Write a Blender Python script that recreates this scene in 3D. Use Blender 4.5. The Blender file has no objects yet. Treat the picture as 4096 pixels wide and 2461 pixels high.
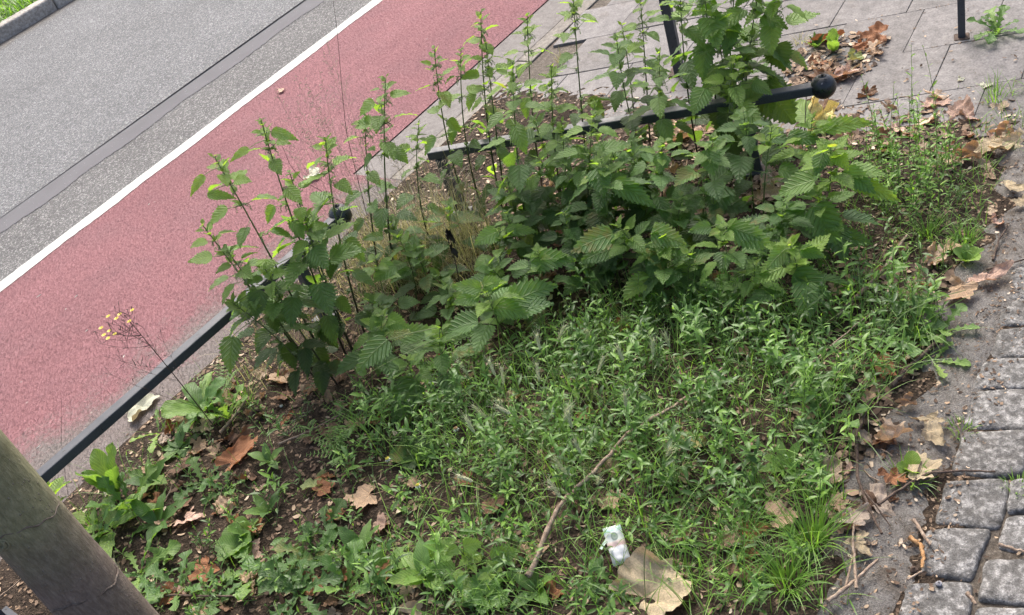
import bpy, math, random
import numpy as np
from math import radians, sin, cos, pi, tau
rng = random.Random(7); npr = np.random.default_rng(7)

# ------------------------------------------------------------------ camera
# world: x runs along the road, y across it (towards the far kerb), z up; metres
CR = np.array([[0.54107, -0.6334197, 0.5531932], [-0.7931356, -0.1656448, 0.5860867], [-0.2796053, -0.7558712, -0.5920132]])
FP, CH, S = 4076.33, 2.0, 4096 / 2470
scene = bpy.context.scene
C = scene.collection
cam_d = bpy.data.cameras.new('camera'); cam = bpy.data.objects.new('camera', cam_d); C.objects.link(cam)
cam_d.sensor_width = 36; cam_d.lens = FP * 36 / 4096; cam_d.clip_start = 0.02; cam_d.clip_end = 500
from mathutils import Matrix
M4 = Matrix.Identity(4)
for i in range(3):
    M4[i][0] = CR[i, 0]; M4[i][1] = -CR[i, 1]; M4[i][2] = -CR[i, 2]
M4[2][3] = CH
cam.matrix_world = M4
scene.camera = cam
# ------------------------------------------------------------------ sky, sun, exposure
SUN_EL, SUN_AZ = radians(50), radians(48)          # azimuth measured from +Y towards +X
world = bpy.data.worlds.new('World'); scene.world = world; world.use_nodes = True
wn = world.node_tree; bg = wn.nodes['Background']
sky = wn.nodes.new('ShaderNodeTexSky'); sky.sky_type = 'NISHITA'; sky.sun_disc = False
sky.sun_elevation = SUN_EL; sky.sun_rotation = SUN_AZ; sky.air_density = 0.7; sky.dust_density = 6.0; sky.ozone_density = 0.3
wn.links.new(sky.outputs[0], bg.inputs[0]); bg.inputs[1].default_value = 0.15
sl = bpy.data.lights.new('sun', 'SUN'); sl.energy = 1.5; sl.angle = radians(22); sl.color = (1, 0.975, 0.935)
so = bpy.data.objects.new('sun', sl); C.objects.link(so)
so.rotation_euler = (pi / 2 - SUN_EL, 0, -SUN_AZ + pi)
so.location = (0, 3, 8)
from mathutils import Vector
dsun = Vector((sin(SUN_AZ) * cos(SUN_EL), cos(SUN_AZ) * cos(SUN_EL), sin(SUN_EL)))
so.rotation_euler = dsun.to_track_quat('Z', 'Y').to_euler()
scene.view_settings.view_transform = 'Standard'; scene.view_settings.look = 'None'
scene.view_settings.exposure = 1.15; scene.view_settings.gamma = 1

# ------------------------------------------------------------------ helpers
def ray(ox, oy):
    return CR @ np.array([ox * S - 2048, oy * S - 1230.5, FP])
def G(ox, oy, z=0.0):
    """ground point seen at overview pixel"""
    v = ray(ox, oy); t = (z - CH) / v[2]
    return np.array([v[0] * t, v[1] * t, z])
def TOP(ox, oy, B):
    """point above base B seen at overview pixel (closest approach)"""
    v = ray(ox, oy); t = (B[:2] @ v[:2]) / (v[:2] @ v[:2])
    return np.array([0, 0, CH]) + v * t
def bump(x, y):
    return (0.012 * np.sin(x * 7.1 + 1.3 * np.sin(y * 5)) * np.cos(y * 8.3 + x) + 0.006 * np.sin(x * 21 + y * 13) + 0.005 * np.sin(y * 31 - x * 17))
def hgt(x, y):
    """height of the planted bed"""
    e = np.clip((y - 0.62) / 0.25, 0, 1) * np.clip((2.97 - y) / 0.25, 0, 1) * np.clip((3.12 + 0.1 * np.sin(y * 3) - x) / 0.2, 0, 1)
    return 0.004 + e * (0.022 + bump(x, y))
def smooth(a, b, x):
    t = min(1, max(0, (x - a) / (b - a))); return t * t * (3 - 2 * t)

class MB:
    def __init__(s): s.V = []; s.F = []; s.A = []; s.n = 0
    def add(s, V, F, A=None):
        V = np.asarray(V, float); F = np.asarray(F, int)
        s.V.append(V); s.F.append(F + s.n); s.n += len(V)
        s.A.append(np.zeros((len(V), 4)) + (0, 0, rng.random(), .5) if A is None else np.asarray(A, float))
    def build(s, name, mat, parent=None, off=None, smooth_=True):
        me = bpy.data.meshes.new(name)
        V = np.concatenate(s.V) if s.V else np.zeros((0, 3)); F = np.concatenate(s.F); A = np.concatenate(s.A)
        if off is not None: V = V - off
        me.vertices.add(len(V)); me.vertices.foreach_set('co', V.ravel())
        me.loops.add(F.size); me.loops.foreach_set('vertex_index', F.ravel().astype('i'))
        me.polygons.add(len(F)); me.polygons.foreach_set('loop_start', np.arange(len(F), dtype='i') * F.shape[1])
        me.polygons.foreach_set('loop_total', np.full(len(F), F.shape[1], dtype='i'))
        me.polygons.foreach_set('use_smooth', np.full(len(F), smooth_))
        at = me.attributes.new('leaf', 'FLOAT_COLOR', 'POINT'); at.data.foreach_set('color', A.ravel().astype('f'))
        me.update(); me.validate()
        me.materials.append(mat)
        o = bpy.data.objects.new(name, me); C.objects.link(o)
        if parent: o.parent = parent
        elif off is not None: o.location = off
        return o

def tag(o, label=None, cat=None, group=None, kind=None):
    if label: o['label'] = label
    if cat: o['category'] = cat
    if group: o['group'] = group
    if kind: o['kind'] = kind
    return o
def thing(name, loc, label, cat, group=None):
    o = bpy.data.objects.new(name, None); o.empty_display_size = 0.05; C.objects.link(o); o.location = loc
    return tag(o, label, cat, group)

_grids = {}
def grid(nu, nv):
    k = (nu, nv)
    if k not in _grids:
        i, j = np.meshgrid(np.arange(nu), np.arange(nv), indexing='ij'); a = (i * (nv + 1) + j).ravel()
        _grids[k] = np.stack([a, a + 1, a + nv + 2, a + nv + 1], 1)
    return _grids[k]

def tube(mb, P, R, n=5, A=None, caps=True):
    """tapered tube through points P with radii R"""
    P = np.asarray(P, float); R = np.broadcast_to(np.asarray(R, float), (len(P),))
    T = np.gradient(P, axis=0); T /= np.linalg.norm(T, axis=1)[:, None] + 1e-9
    ref = np.array([0.31, 0.17, 0.93]) if abs(T[0] @ [0.31, 0.17, 0.93]) < .9 else np.array([1., 0, 0])
    U = np.cross(T, ref); U /= np.linalg.norm(U, axis=1)[:, None]; W = np.cross(T, U)
    a = np.arange(n) / n * tau
    V = P[:, None] + R[:, None, None] * (np.cos(a)[None, :, None] * U[:, None] + np.sin(a)[None, :, None] * W[:, None])
    V = V.reshape(-1, 3); m = len(P)
    F = [[i * n + j, i * n + (j + 1) % n, (i + 1) * n + (j + 1) % n, (i + 1) * n + j] for i in range(m - 1) for j in range(n)]
    u = np.repeat(np.linspace(0, 1, m), n)
    at = np.stack([u, np.tile(a / tau, m), np.full(len(V), rng.random()), np.full(len(V), .5)], 1)
    if A is not None: at[:, 3] = np.repeat(np.broadcast_to(A, (m,)), n)
    if caps:
        V = np.concatenate([V, [P[0], P[-1]]]); at = np.concatenate([at, at[[0, -1]]])
        k = m * n
        for j in range(0, n):
            F.append([k, j, (j + 1) % n, (j + 1) % n]); F.append([k + 1, (m - 1) * n + j, (m - 1) * n + (j + 1) % n, (m - 1) * n + (j + 1) % n])
        F = [f if f[2] != f[3] else [f[0], f[1], f[2], f[2]] for f in F]
        # keep quads valid: split caps as thin quads through the ring
        F = [f for f in F if f[2] != f[3]]
        if n == 4: F += [[3, 2, 1, 0], [(m - 1) * n, (m - 1) * n + 1, (m - 1) * n + 2, (m - 1) * n + 3]]
        V = V[:-2]; at = at[:-2]
    mb.add(V, F, at)

# leaf outlines: rows u, inner half width, edge half width, edge forward shift
def outline(kind):
    if kind in ('nettle', 'nettle_s'):
        nu = 20 if kind == 'nettle' else 10
        u = np.linspace(0, 1, nu + 1)
        w = (u + .03) ** .45 * (1.0001 - u) ** 1.08; w /= w.max()
        odd = (np.arange(nu + 1) % 2 == 1)
        e = np.where(odd, w * 1.06 + .035, w * .84); e[-1] = .01; e[0] = .25
        inn = w * .88; inn[-1] = .01
        return u, inn, e, np.where(odd, .025, -.01), (6 if kind == 'nettle' else 2)
    if kind == 'knot':
        u = np.linspace(0, 1, 5); w = np.array([.12, .8, 1, .72, .04]); return u, w, w, 0 * u, 2
    if kind == 'lance':
        u = np.linspace(0, 1, 8); w = np.sin(pi * u ** .8) ** .8 * 1; w[0] = .08; w[-1] = .03; return u, w, w, 0 * u, 2
    if kind == 'dand':
        nu = 22; u = np.linspace(0, 1, nu + 1); env = .22 + .78 * np.clip(u / .75, 0, 1) ** 1.1
        env *= np.clip((1.02 - u) / .22, 0, 1) ** .6
        ph = np.arange(nu + 1) % 4
        t = np.array([.42, .7, 1.05, .38])[ph]; t = np.where(u > .82, .95, t)
        w = env * t; w[-1] = .02; w[0] = .05; w[1] = .06
        return u, w, w, np.where(ph == 2, -.035, 0) * (u < .8), 4
    if kind == 'dock':
        nu = 16; u = np.linspace(0, 1, nu + 1); w = (u + .01) ** .55 * (1.001 - u) ** .38; w /= w.max(); w[:3] *= np.array([.12, .35, .7]); w[-1] = .1
        e = w * (1 + .05 * np.sin(np.arange(nu + 1) * 2.4)); return u, w, e, 0 * u, 6
    if kind == 'round':
        nu = 10; u = np.linspace(0, 1, nu + 1); w = np.sqrt(np.clip(u * (1 - u), 0, 1)) * 2; w[0] = .1; w[-1] = .12
        return u, w * .93, w * (1 + .06 * (np.arange(nu + 1) % 2)), 0 * u, 4
OUT = {k: outline(k) for k in ('nettle', 'nettle_s', 'knot', 'lance', 'dand', 'dock', 'round')}

def leaf(mb, kind, P0, az, pitch, bend, L, W, roll=0., fold=.25, age=.4, crink=0., rnd=None):
    u, wi, we, sh, nv = OUT[kind]
    a = pitch + bend * u ** 1.2
    h = np.array([cos(az), sin(az)])
    du = np.diff(u, prepend=0) * L
    am = np.concatenate([[a[0]], (a[1:] + a[:-1]) / 2])
    ch = np.cumsum(np.cos(am) * du); cz = np.cumsum(np.sin(am) * du)
    side = np.array([-h[1], h[0], 0.])
    T = np.stack([np.cos(a) * h[0], np.cos(a) * h[1], np.sin(a)], 1)
    N = np.stack([-np.sin(a) * h[0], -np.sin(a) * h[1], np.cos(a)], 1)
    Sd = side[None] * cos(roll) + N * sin(roll); Nn = np.cross(T, Sd)
    ctr = np.stack([P0[0] + ch * h[0], P0[1] + ch * h[1], P0[2] + cz], 1)
    v = np.linspace(-1, 1, nv + 1)
    w = np.where(np.abs(v)[None] > .99, we[:, None], wi[:, None]) * W
    x = w * v[None]
    r = rng.random() if rnd is None else rnd
    z = np.abs(x) * fold + crink * L * np.sin(u[:, None] * 19 + r * 9) * v[None] ** 2 * np.sign(v[None] + .01)
    if crink: z = z + crink * .6 * L * np.sin(u[:, None] * 13 * (1 + r) + v[None] * 5)
    f = np.where(np.abs(v)[None] > .99, sh[:, None], 0) * L
    V = ctr[:, None] + x[..., None] * Sd[:, None] + z[..., None] * Nn[:, None] + f[..., None] * T[:, None]
    n = V.shape[0] * V.shape[1]
    A = np.empty((V.shape[0], V.shape[1], 4)); A[..., 0] = u[:, None]; A[..., 1] = v[None] * np.maximum(w / W, .02); A[..., 2] = r; A[..., 3] = age
    mb.add(V.reshape(n, 3), grid(len(u) - 1, nv), A.reshape(n, 4))
    return ctr[-1]

def blade(mb, P0, az, pitch, bend, L, W, age=.5, n=5):
    u = np.linspace(0, 1, n + 1); a = pitch + bend * u ** 1.5
    du = L / n
    ch = np.concatenate([[0], np.cumsum(np.cos(a[1:]) * du)]); cz = np.concatenate([[0], np.cumsum(np.sin(a[1:]) * du)])
    h = np.array([cos(az), sin(az)]); side = np.array([-h[1], h[0], 0.])
    ctr = np.stack([P0[0] + ch * h[0], P0[1] + ch * h[1], P0[2] + cz], 1)
    w = W * (1.02 - u ** 1.6)
    V = np.stack([ctr - side * w[:, None], ctr + side * w[:, None] + np.array([0, 0, .25]) * w[:, None]], 1).reshape(-1, 3)
    r = rng.random()
    A = np.zeros((len(V), 4)); A[:, 0] = np.repeat(u, 2); A[:, 1] = np.tile([-1, 1], n + 1); A[:, 2] = r; A[:, 3] = age
    mb.add(V, grid(n, 1), A); return ctr[-1]

def box(mb, c, sx, sy, sz, rot=0.):
    v = np.array([[x, y, z] for x in (-.5, .5) for y in (-.5, .5) for z in (-.5, .5)]) * [sx, sy, sz]
    R = np.array([[cos(rot), -sin(rot), 0], [sin(rot), cos(rot), 0], [0, 0, 1]])
    mb.add(v @ R.T + c, [[0, 1, 3, 2], [4, 6, 7, 5], [0, 4, 5, 1], [2, 3, 7, 6], [0, 2, 6, 4], [1, 5, 7, 3]])

def bevel(o, w, seg=2):
    m = o.modifiers.new('bevel', 'BEVEL'); m.width = w; m.segments = seg; m.limit_method = 'ANGLE'; return o

def in_poly(x, y, poly):
    c = False; n = len(poly); j = n - 1
    for i in range(n):
        xi, yi = poly[i][0], poly[i][1]; xj, yj = poly[j][0], poly[j][1]
        if (yi > y) != (yj > y) and x < (xj - xi) * (y - yi) / (yj - yi) + xi: c = not c
        j = i
    return c
KEEP = [(1485, 1320, 55, 75), (1590, 1425, 85, 90), (1675, 1100, 40, 28), (720, 1080, 70, 60), (1480, 1235, 35, 30), (1908, 1280, 60, 45)]
def px_of(P):
    o_ = CR.T @ (np.array([P[0], P[1], P[2] - CH])); return (2048 + FP * o_[0] / o_[2]) / S, (1230.5 + FP * o_[1] / o_[2]) / S
def kept_clear(x, y):
    a, b = px_of((x, y, .06)); return any(((a - c[0]) / c[2]) ** 2 + ((b - c[1]) / c[3]) ** 2 < 1 for c in KEEP)
def gpoly(pts): return [G(*p)[:2] for p in pts]
def area(poly):
    return abs(sum(poly[i][0] * poly[i - 1][1] - poly[i - 1][0] * poly[i][1] for i in range(len(poly)))) / 2
def scatter(poly, dens, r=rng):
    xs = [p[0] for p in poly]; ys = [p[1] for p in poly]; out = []
    n = int(dens * area(poly)); k = 0
    while len(out) < n and k < n * 30:
        k += 1; x = r.uniform(min(xs), max(xs)); y = r.uniform(min(ys), max(ys))
        if in_poly(x, y, poly): out.append((x, y))
    return out

# ------------------------------------------------------------------ materials
class Mat:
    def __init__(s, name, rough=.6, spec=.4):
        s.m = bpy.data.materials.new(name); s.m.use_nodes = True; s.t = s.m.node_tree
        s.b = s.t.nodes['Principled BSDF']; s.b.inputs['Roughness'].default_value = rough; s.b.inputs['Specular IOR Level'].default_value = spec
        s.out = s.t.nodes['Material Output']; s._tc = None
    def n(s, typ, **kw):
        nd = s.t.nodes.new('ShaderNode' + typ)
        for k, v in kw.items(): setattr(nd, k, v)
        return nd
    def set(s, sock, v):
        if hasattr(v, 'is_output') or hasattr(v, 'links'): s.t.links.new(v, sock)
        else: sock.default_value = v if not isinstance(v, tuple) or len(v) != 3 or len(sock.default_value) == 3 else (*v, 1)
    def tc(s, w='Object'):
        if not s._tc: s._tc = s.n('TexCoord')
        return s._tc.outputs[w]
    def map(s, vec, scale=(1, 1, 1), rot=(0, 0, 0), loc=(0, 0, 0)):
        m = s.n('Mapping'); s.set(m.inputs[0], vec); m.inputs['Scale'].default_value = scale; m.inputs['Rotation'].default_value = rot; m.inputs['Location'].default_value = loc; return m.outputs[0]
    def noise(s, scale, detail=4, rough=.55, vec=None, dist=0):
        t = s.n('TexNoise'); s.set(t.inputs['Vector'], vec or s.tc()); t.inputs['Scale'].default_value = scale; t.inputs['Detail'].default_value = detail
        t.inputs['Roughness'].default_value = rough; t.inputs['Distortion'].default_value = dist; return t.outputs[0]
    def vor(s, scale, feat='F1', vec=None, out='Distance', rand=1):
        t = s.n('TexVoronoi', feature=feat); s.set(t.inputs['Vector'], vec or s.tc()); t.inputs['Scale'].default_value = scale; t.inputs['Randomness'].default_value = rand; return t.outputs[out]
    def math(s, op, a, b=0., c=0., clamp=False):
        t = s.n('Math', operation=op, use_clamp=clamp); s.set(t.inputs[0], a); s.set(t.inputs[1], b)
        if op in ('MULTIPLY_ADD', 'COMPARE'): s.set(t.inputs[2], c)
        return t.outputs[0]
    def ramp(s, f, stops, interp='LINEAR'):
        r = s.n('ValToRGB'); s.set(r.inputs[0], f); e = r.color_ramp.elements; r.color_ramp.interpolation = interp
        while len(e) < len(stops): e.new(.5)
        for i, (p, c) in enumerate(stops): e[i].position = p; e[i].color = (*c, 1) if not isinstance(c, (int, float)) else (c, c, c, 1)
        return r.outputs[0]
    def mix(s, f, a, b, mode='MIX'):
        m = s.n('Mix', data_type='RGBA', blend_type=mode); s.set(m.inputs[0], f); s.set(m.inputs[6], a); s.set(m.inputs[7], b); return m.outputs[2]
    def col(s, c): s.set(s.b.inputs['Base Color'], c)
    def bump(s, h, strength=.5, dist=.01, prev=None):
        b = s.n('Bump'); s.set(b.inputs['Height'], h); b.inputs['Strength'].default_value = strength; b.inputs['Distance'].default_value = dist
        if prev: s.set(b.inputs['Normal'], prev)
        s.set(s.b.inputs['Normal'], b.outputs[0]); return b.outputs[0]
    def leafattr(s):
        a = s.n('Attribute', attribute_name='leaf'); sp = s.n('SeparateColor'); s.set(sp.inputs[0], a.outputs['Color'])
        return sp.outputs[0], sp.outputs[1], sp.outputs[2], a.outputs['Alpha']
    def translucent(s, c, f):
        t = s.n('BsdfTranslucent'); s.set(t.inputs[0], c); mx = s.n('MixShader'); s.set(mx.inputs[0], f)
        s.t.links.new(s.b.outputs[0], mx.inputs[1]); s.t.links.new(t.outputs[0], mx.inputs[2]); s.t.links.new(mx.outputs[0], s.out.inputs[0])
    def xyz(s):
        x = s.n('SeparateXYZ'); s.set(x.inputs[0], s.tc()); return x.outputs

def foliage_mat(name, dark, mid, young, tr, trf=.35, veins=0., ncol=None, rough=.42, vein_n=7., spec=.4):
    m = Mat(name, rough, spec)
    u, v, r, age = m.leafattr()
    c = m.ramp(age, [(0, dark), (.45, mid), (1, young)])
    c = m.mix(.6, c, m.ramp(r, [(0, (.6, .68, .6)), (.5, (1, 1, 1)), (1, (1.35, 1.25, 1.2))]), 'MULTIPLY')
    nz = m.noise(60, 3)
    c = m.mix(.35, c, m.ramp(nz, [(.3, .6), (.7, 1.35)]), 'MULTIPLY')
    if veins:
        old = m.ramp(r, [(.95, 0.), (.99, .6)]); c = m.mix(m.math('MULTIPLY', old, m.ramp(m.noise(35, 4), [(.42, 0.), (.6, 1.)])), c, (.22, .15, .05))
        c = m.mix(m.ramp(m.noise(170, 3, .6), [(.75, 0.), (.79, .7)]), c, (.12, .075, .035))
    av = m.math('ABSOLUTE', v)
    if veins:
        t = m.math('FRACT', m.math('ADD', m.math('SUBTRACT', m.math('MULTIPLY', u, vein_n), m.math('MULTIPLY', av, vein_n * .38)), 0.5))
        d = m.math('ABSOLUTE', m.math('SUBTRACT', t, .5))
        side = m.math('SUBTRACT', 1, m.math('MULTIPLY', d, 5), clamp=True)
        mid_ = m.math('SUBTRACT', 1, m.math('MULTIPLY', av, 16), clamp=True)
        vn = m.math('MAXIMUM', side, mid_)
        c = m.mix(m.math('MULTIPLY', vn, .5), c, m.mix(1, c, (1.9, 1.7, 1.6), 'MULTIPLY'))
        h = m.math('ADD', m.math('MULTIPLY', vn, -1), m.math('MULTIPLY', m.noise(420, 2), .7))
        m.bump(h, veins, .0022)
    else:
        mid_ = m.math('SUBTRACT', 1, m.math('MULTIPLY', av, 6), clamp=True)
        c = m.mix(m.math('MULTIPLY', mid_, .25), c, m.mix(1, c, (1.7, 1.6, 1.5), 'MULTIPLY'))
        m.bump(m.noise(200, 2), .3, .002)
    m.col(c)
    m.translucent(m.mix(.6, tr, m.mix(1, c, (2.5, 2.5, 1.0), 'MULTIPLY')), trf)
    return m.m

M = {}
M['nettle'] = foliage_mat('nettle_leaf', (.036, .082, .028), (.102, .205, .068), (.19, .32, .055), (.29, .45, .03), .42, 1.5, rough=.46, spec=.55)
M['knot'] = foliage_mat('knotweed_leaf', (.04, .09, .025), (.09, .19, .045), (.20, .36, .06), (.22, .40, .04), .36)
M['dand'] = foliage_mat('rosette_leaf', (.04, .09, .02), (.08, .17, .045), (.2, .32, .08), (.2, .36, .04), .34, .6, vein_n=9)
M['bright'] = foliage_mat('bright_sprig_leaf', (.05, .11, .02), (.10, .22, .03), (.2, .36, .05), (.24, .44, .03), .42)
M['grass'] = foliage_mat('grass_blade', (.05, .10, .02), (.10, .21, .04), (.2, .34, .07), (.2, .36, .04), .35)
M['straw'] = foliage_mat('straw_blade', (.13, .135, .065), (.26, .255, .15), (.48, .43, .31), (.3, .3, .16), .3)
def stem_mat(name, lo, hi, rough=.55):
    m = Mat(name, rough); u, v, r, age = m.leafattr()
    c = m.ramp(age, [(0, lo), (1, hi)]); m.col(m.mix(.4, c, m.ramp(m.noise(90, 3), [(.3, .55), (.7, 1.4)]), 'MULTIPLY')); m.bump(m.noise(600, 2), .3, .001); return m.m
M['stem'] = stem_mat('nettle_stem', (.035, .022, .02), (.13, .20, .05))
M['kstem'] = stem_mat('thin_green_stem', (.09, .15, .05), (.22, .32, .1))
M['dstem'] = stem_mat('dark_dry_stem', (.02, .014, .012), (.09, .06, .04))
M['pstem'] = stem_mat('pale_dry_stem', (.2, .15, .1), (.4, .33, .24))
M['flower'] = stem_mat('nettle_flower', (.17, .24, .09), (.32, .36, .2), .8)
M['yellow'] = stem_mat('yellow_petal', (.6, .5, .06), (.7, .6, .1), .5)
M['ear'] = stem_mat('barley_ear', (.36, .44, .18), (.72, .70, .48), .7)

def dryleaf_mat(name):
    m = Mat(name, .62, .3); u, v, r, age = m.leafattr()
    oi = m.n('ObjectInfo')
    base = oi.outputs['Color']
    c = m.mix(.9, base, m.ramp(m.noise(28, 5, .6), [(.25, .55), (.5, .95), (.75, 1.3)]), 'MULTIPLY')
    c = m.mix(m.math('MULTIPLY', m.ramp(m.noise(70, 4, .7), [(.6, 0.), (.72, 1.)]), .55), c, (.10, .055, .03))
    c = m.mix(.35, c, m.ramp(oi.outputs['Random'], [(0, .6), (1, 1.3)]), 'MULTIPLY')
    # radial veins: v holds the angle coordinate, u the distance from the stalk
    t = m.math('ABSOLUTE', m.math('SUBTRACT', m.math('FRACT', m.math('MULTIPLY', v, 5)), .5))
    vn = m.math('SUBTRACT', 1, m.math('MULTIPLY', m.math('MULTIPLY', t, u), 34), clamp=True)
    t2 = m.math('ABSOLUTE', m.math('SUBTRACT', m.math('FRACT', m.math('ADD', m.math('MULTIPLY', u, 7), m.math('MULTIPLY', t, -5))), .5))
    v2 = m.math('SUBTRACT', 1, m.math('MULTIPLY', t2, 12), clamp=True)
    va = m.math('MAXIMUM', vn, m.math('MULTIPLY', v2, .5))
    c = m.mix(m.math('MULTIPLY', va, .45), c, m.mix(1, c, (1.55, 1.45, 1.3), 'MULTIPLY'))
    m.col(c); m.bump(m.math('ADD', m.math('MULTIPLY', va, .8), m.noise(120, 4, .65)), .8, .003)
    m.translucent(m.mix(1, c, (1.5, 1.1, .7), 'MULTIPLY'), .14); return m.m
M['dry'] = dryleaf_mat('dry_plane_leaf')

def asphalt(name, lo, hi, stone, scale=150, warm=None):
    m = Mat(name, .85, .15)
    v = m.vor(scale, out='Color'); sp = m.n('SeparateColor'); m.set(sp.inputs[0], v)
    d = m.vor(scale)
    c = m.ramp(sp.outputs[0], [(0, lo), (.55, hi), (.80, hi), (.86, stone), (1, stone)])
    c = m.mix(.75, c, m.ramp(d, [(.25, 1.08), (.62, .6)]), 'MULTIPLY')
    c = m.mix(.5, c, m.ramp(m.noise(1.7, 5, .6), [(.3, .78), (.7, 1.2)]), 'MULTIPLY')
    c = m.mix(.5, c, m.ramp(m.noise(260, 2), [(.3, .7), (.7, 1.3)]), 'MULTIPLY')
    if warm:
        x = m.xyz(); f = m.math('MULTIPLY', m.math('SUBTRACT', m.math('ADD', x[1], m.math('MULTIPLY', m.noise(3, 4), .25)), warm[0]), warm[1], clamp=True)
        c = m.mix(m.math('MULTIPLY', f, .7), c, (.13, .115, .095))
    m.col(c); m.bump(m.math('SUBTRACT', 1, d), .9, .006); return m.m
M['asphalt'] = asphalt('coarse_asphalt', (.13, .134, .138), (.20, .206, .21), (.34, .35, .35), 150, (7.93, 7.))
M['asphalt2'] = asphalt('asphalt_strip', (.115, .115, .115), (.175, .175, .172), (.33, .33, .32), 145)
def gutter():
    m = Mat('smooth_gutter', .8, .12)
    c = m.ramp(m.noise(220, 3), [(.3, (.105, .105, .112)), (.7, (.135, .135, .142))])
    c = m.mix(m.ramp(m.vor(45), [(.04, 1.), (.08, 0.)]), c, (.5, .5, .5)); c = m.mix(.5, c, m.ramp(m.noise(4, 4), [(.3, .8), (.7, 1.15)]), 'MULTIPLY')
    m.col(c); m.bump(m.noise(300, 2), .3, .002); return m.m
M['gutter'] = gutter()
def paint():
    m = Mat('road_paint', .7, .15)
    c = m.ramp(m.noise(140, 4, .7), [(.28, (.36, .36, .34)), (.45, (.47, .48, .45)), (.7, (.54, .55, .52))])
    c = m.mix(m.ramp(m.noise(300, 2), [(.66, 0.), (.72, 1.)]), c, (.3, .3, .29)); c = m.mix(m.ramp(m.noise(34, 7, .75), [(.60, 0.), (.66, .75)]), c, (.22, .22, .21)); c = m.mix(.5, c, m.ramp(m.noise(6, 4), [(.3, .82), (.7, 1.1)]), 'MULTIPLY')
    m.col(c); m.bump(m.noise(200, 4), .5, .003); return m.m
M['paint'] = paint()
def bike():
    m = Mat('red_lane', .85, .12)
    vec = m.map(m.tc(), (1, 1, 1), (0, 0, radians(-52)))
    str_ = m.map(vec, (48, 110, 1))
    n1 = m.noise(1, 4, .55, str_, .8)
    n2 = m.noise(330, 3)
    red = m.ramp(n1, [(.3, (.15, .072, .077)), (.5, (.235, .115, .123)), (.7, (.31, .158, .168))])
    red = m.mix(.5, red, m.ramp(n2, [(.3, .7), (.7, 1.2)]), 'MULTIPLY')
    grey = m.ramp(n1, [(.3, (.11, .095, .087)), (.5, (.175, .15, .14)), (.7, (.22, .192, .18))])
    grey = m.mix(.6, grey, m.ramp(n2, [(.3, .65), (.7, 1.3)]), 'MULTIPLY')
    x = m.xyz()
    # worn to grey along the pavement edge, more at the near end
    a = m.math('SUBTRACT', m.math('ADD', m.math('SUBTRACT', x[1], m.math('MULTIPLY', m.math('SUBTRACT', 2.4, x[0], clamp=False), .09)), m.math('MULTIPLY', m.math('SUBTRACT', m.noise(4.5, 6, .7), .5), .8)), 3.00)
    a = m.math('ADD', a, m.math('MULTIPLY', m.math('SUBTRACT', m.noise(90, 6, .75), .5), .5))
    f = m.math('MULTIPLY', a, 4.2, clamp=True)
    c = m.mix(f, grey, red)
    c = m.mix(m.ramp(m.noise(3.2, 5, .6), [(.46, 0.), (.72, .6)]), c, m.mix(1, c, (.85, .95, .95), 'MULTIPLY'))
    c = m.mix(.5, c, m.ramp(m.noise(1.3, 3), [(.3, .82), (.7, 1.15)]), 'MULTIPLY')
    c = m.mix(m.ramp(m.noise(1, 5, .6, m.map(m.tc(), (.8, 5, 1))), [(.5, 0.), (.75, .45)]), c, m.mix(1, c, (1.25, 1.3, 1.3), 'MULTIPLY'))
    c = m.mix(m.ramp(m.vor(7), [(.02, .5), (.05, 0.)]), c, (.4, .36, .33))
    m.col(c); m.bump(m.math('ADD', m.math('MULTIPLY', n1, 1.3), m.math('MULTIPLY', n2, .35)), 1., .009); return m.m
M['bike'] = bike()
def stone(name, lo, mid, hi, sc=40, bs=.8, big=3., rough=.75, moss=None):
    m = Mat(name, rough, .18); n1 = m.noise(sc, 6, .7); n2 = m.noise(sc * 6, 2)
    c = m.ramp(n1, [(.3, lo), (.5, mid), (.7, hi)]); c = m.mix(.6, c, m.ramp(n2, [(.3, .6), (.7, 1.4)]), 'MULTIPLY')
    c = m.mix(.6, c, m.ramp(m.noise(big, 4), [(.3, .72), (.7, 1.2)]), 'MULTIPLY')
    c = m.mix(.55, c, m.ramp(m.leafattr()[2], [(0, (.70, .69, .68)), (1, (1.16, 1.17, 1.19))]), 'MULTIPLY')
    c = m.mix(m.ramp(m.noise(7, 6, .7), [(.54, 0.), (.66, .35)]), c, m.mix(1, c, (.62, .56, .48), 'MULTIPLY'))
    m.col(c); m.bump(m.math('ADD', n1, m.math('MULTIPLY', n2, .3)), bs, .006); return m.m
M['concrete'] = stone('concrete_strip', (.125, .117, .11), (.165, .155, .146), (.20, .19, .18), 30, .25)
M['slab'] = stone('paving_slab', (.135, .13, .124), (.175, .167, .162), (.22, .21, .20), 24, .3)
M['kerb_tan'] = stone('flush_kerb_stone', (.13, .12, .105), (.21, .195, .17), (.29, .27, .24), 30, .5)
M['kerb'] = stone('far_kerb_stone', (.24, .22, .195), (.38, .355, .32), (.55, .53, .49), 45, .9)
M['cobble'] = stone('granite_cobble', (.06, .058, .054), (.145, .142, .136), (.42, .415, .40), 55, .9)
M['joint'] = stone('joint_sand', (.045, .038, .03), (.10, .085, .068), (.2, .175, .145), 80, .9)
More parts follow.
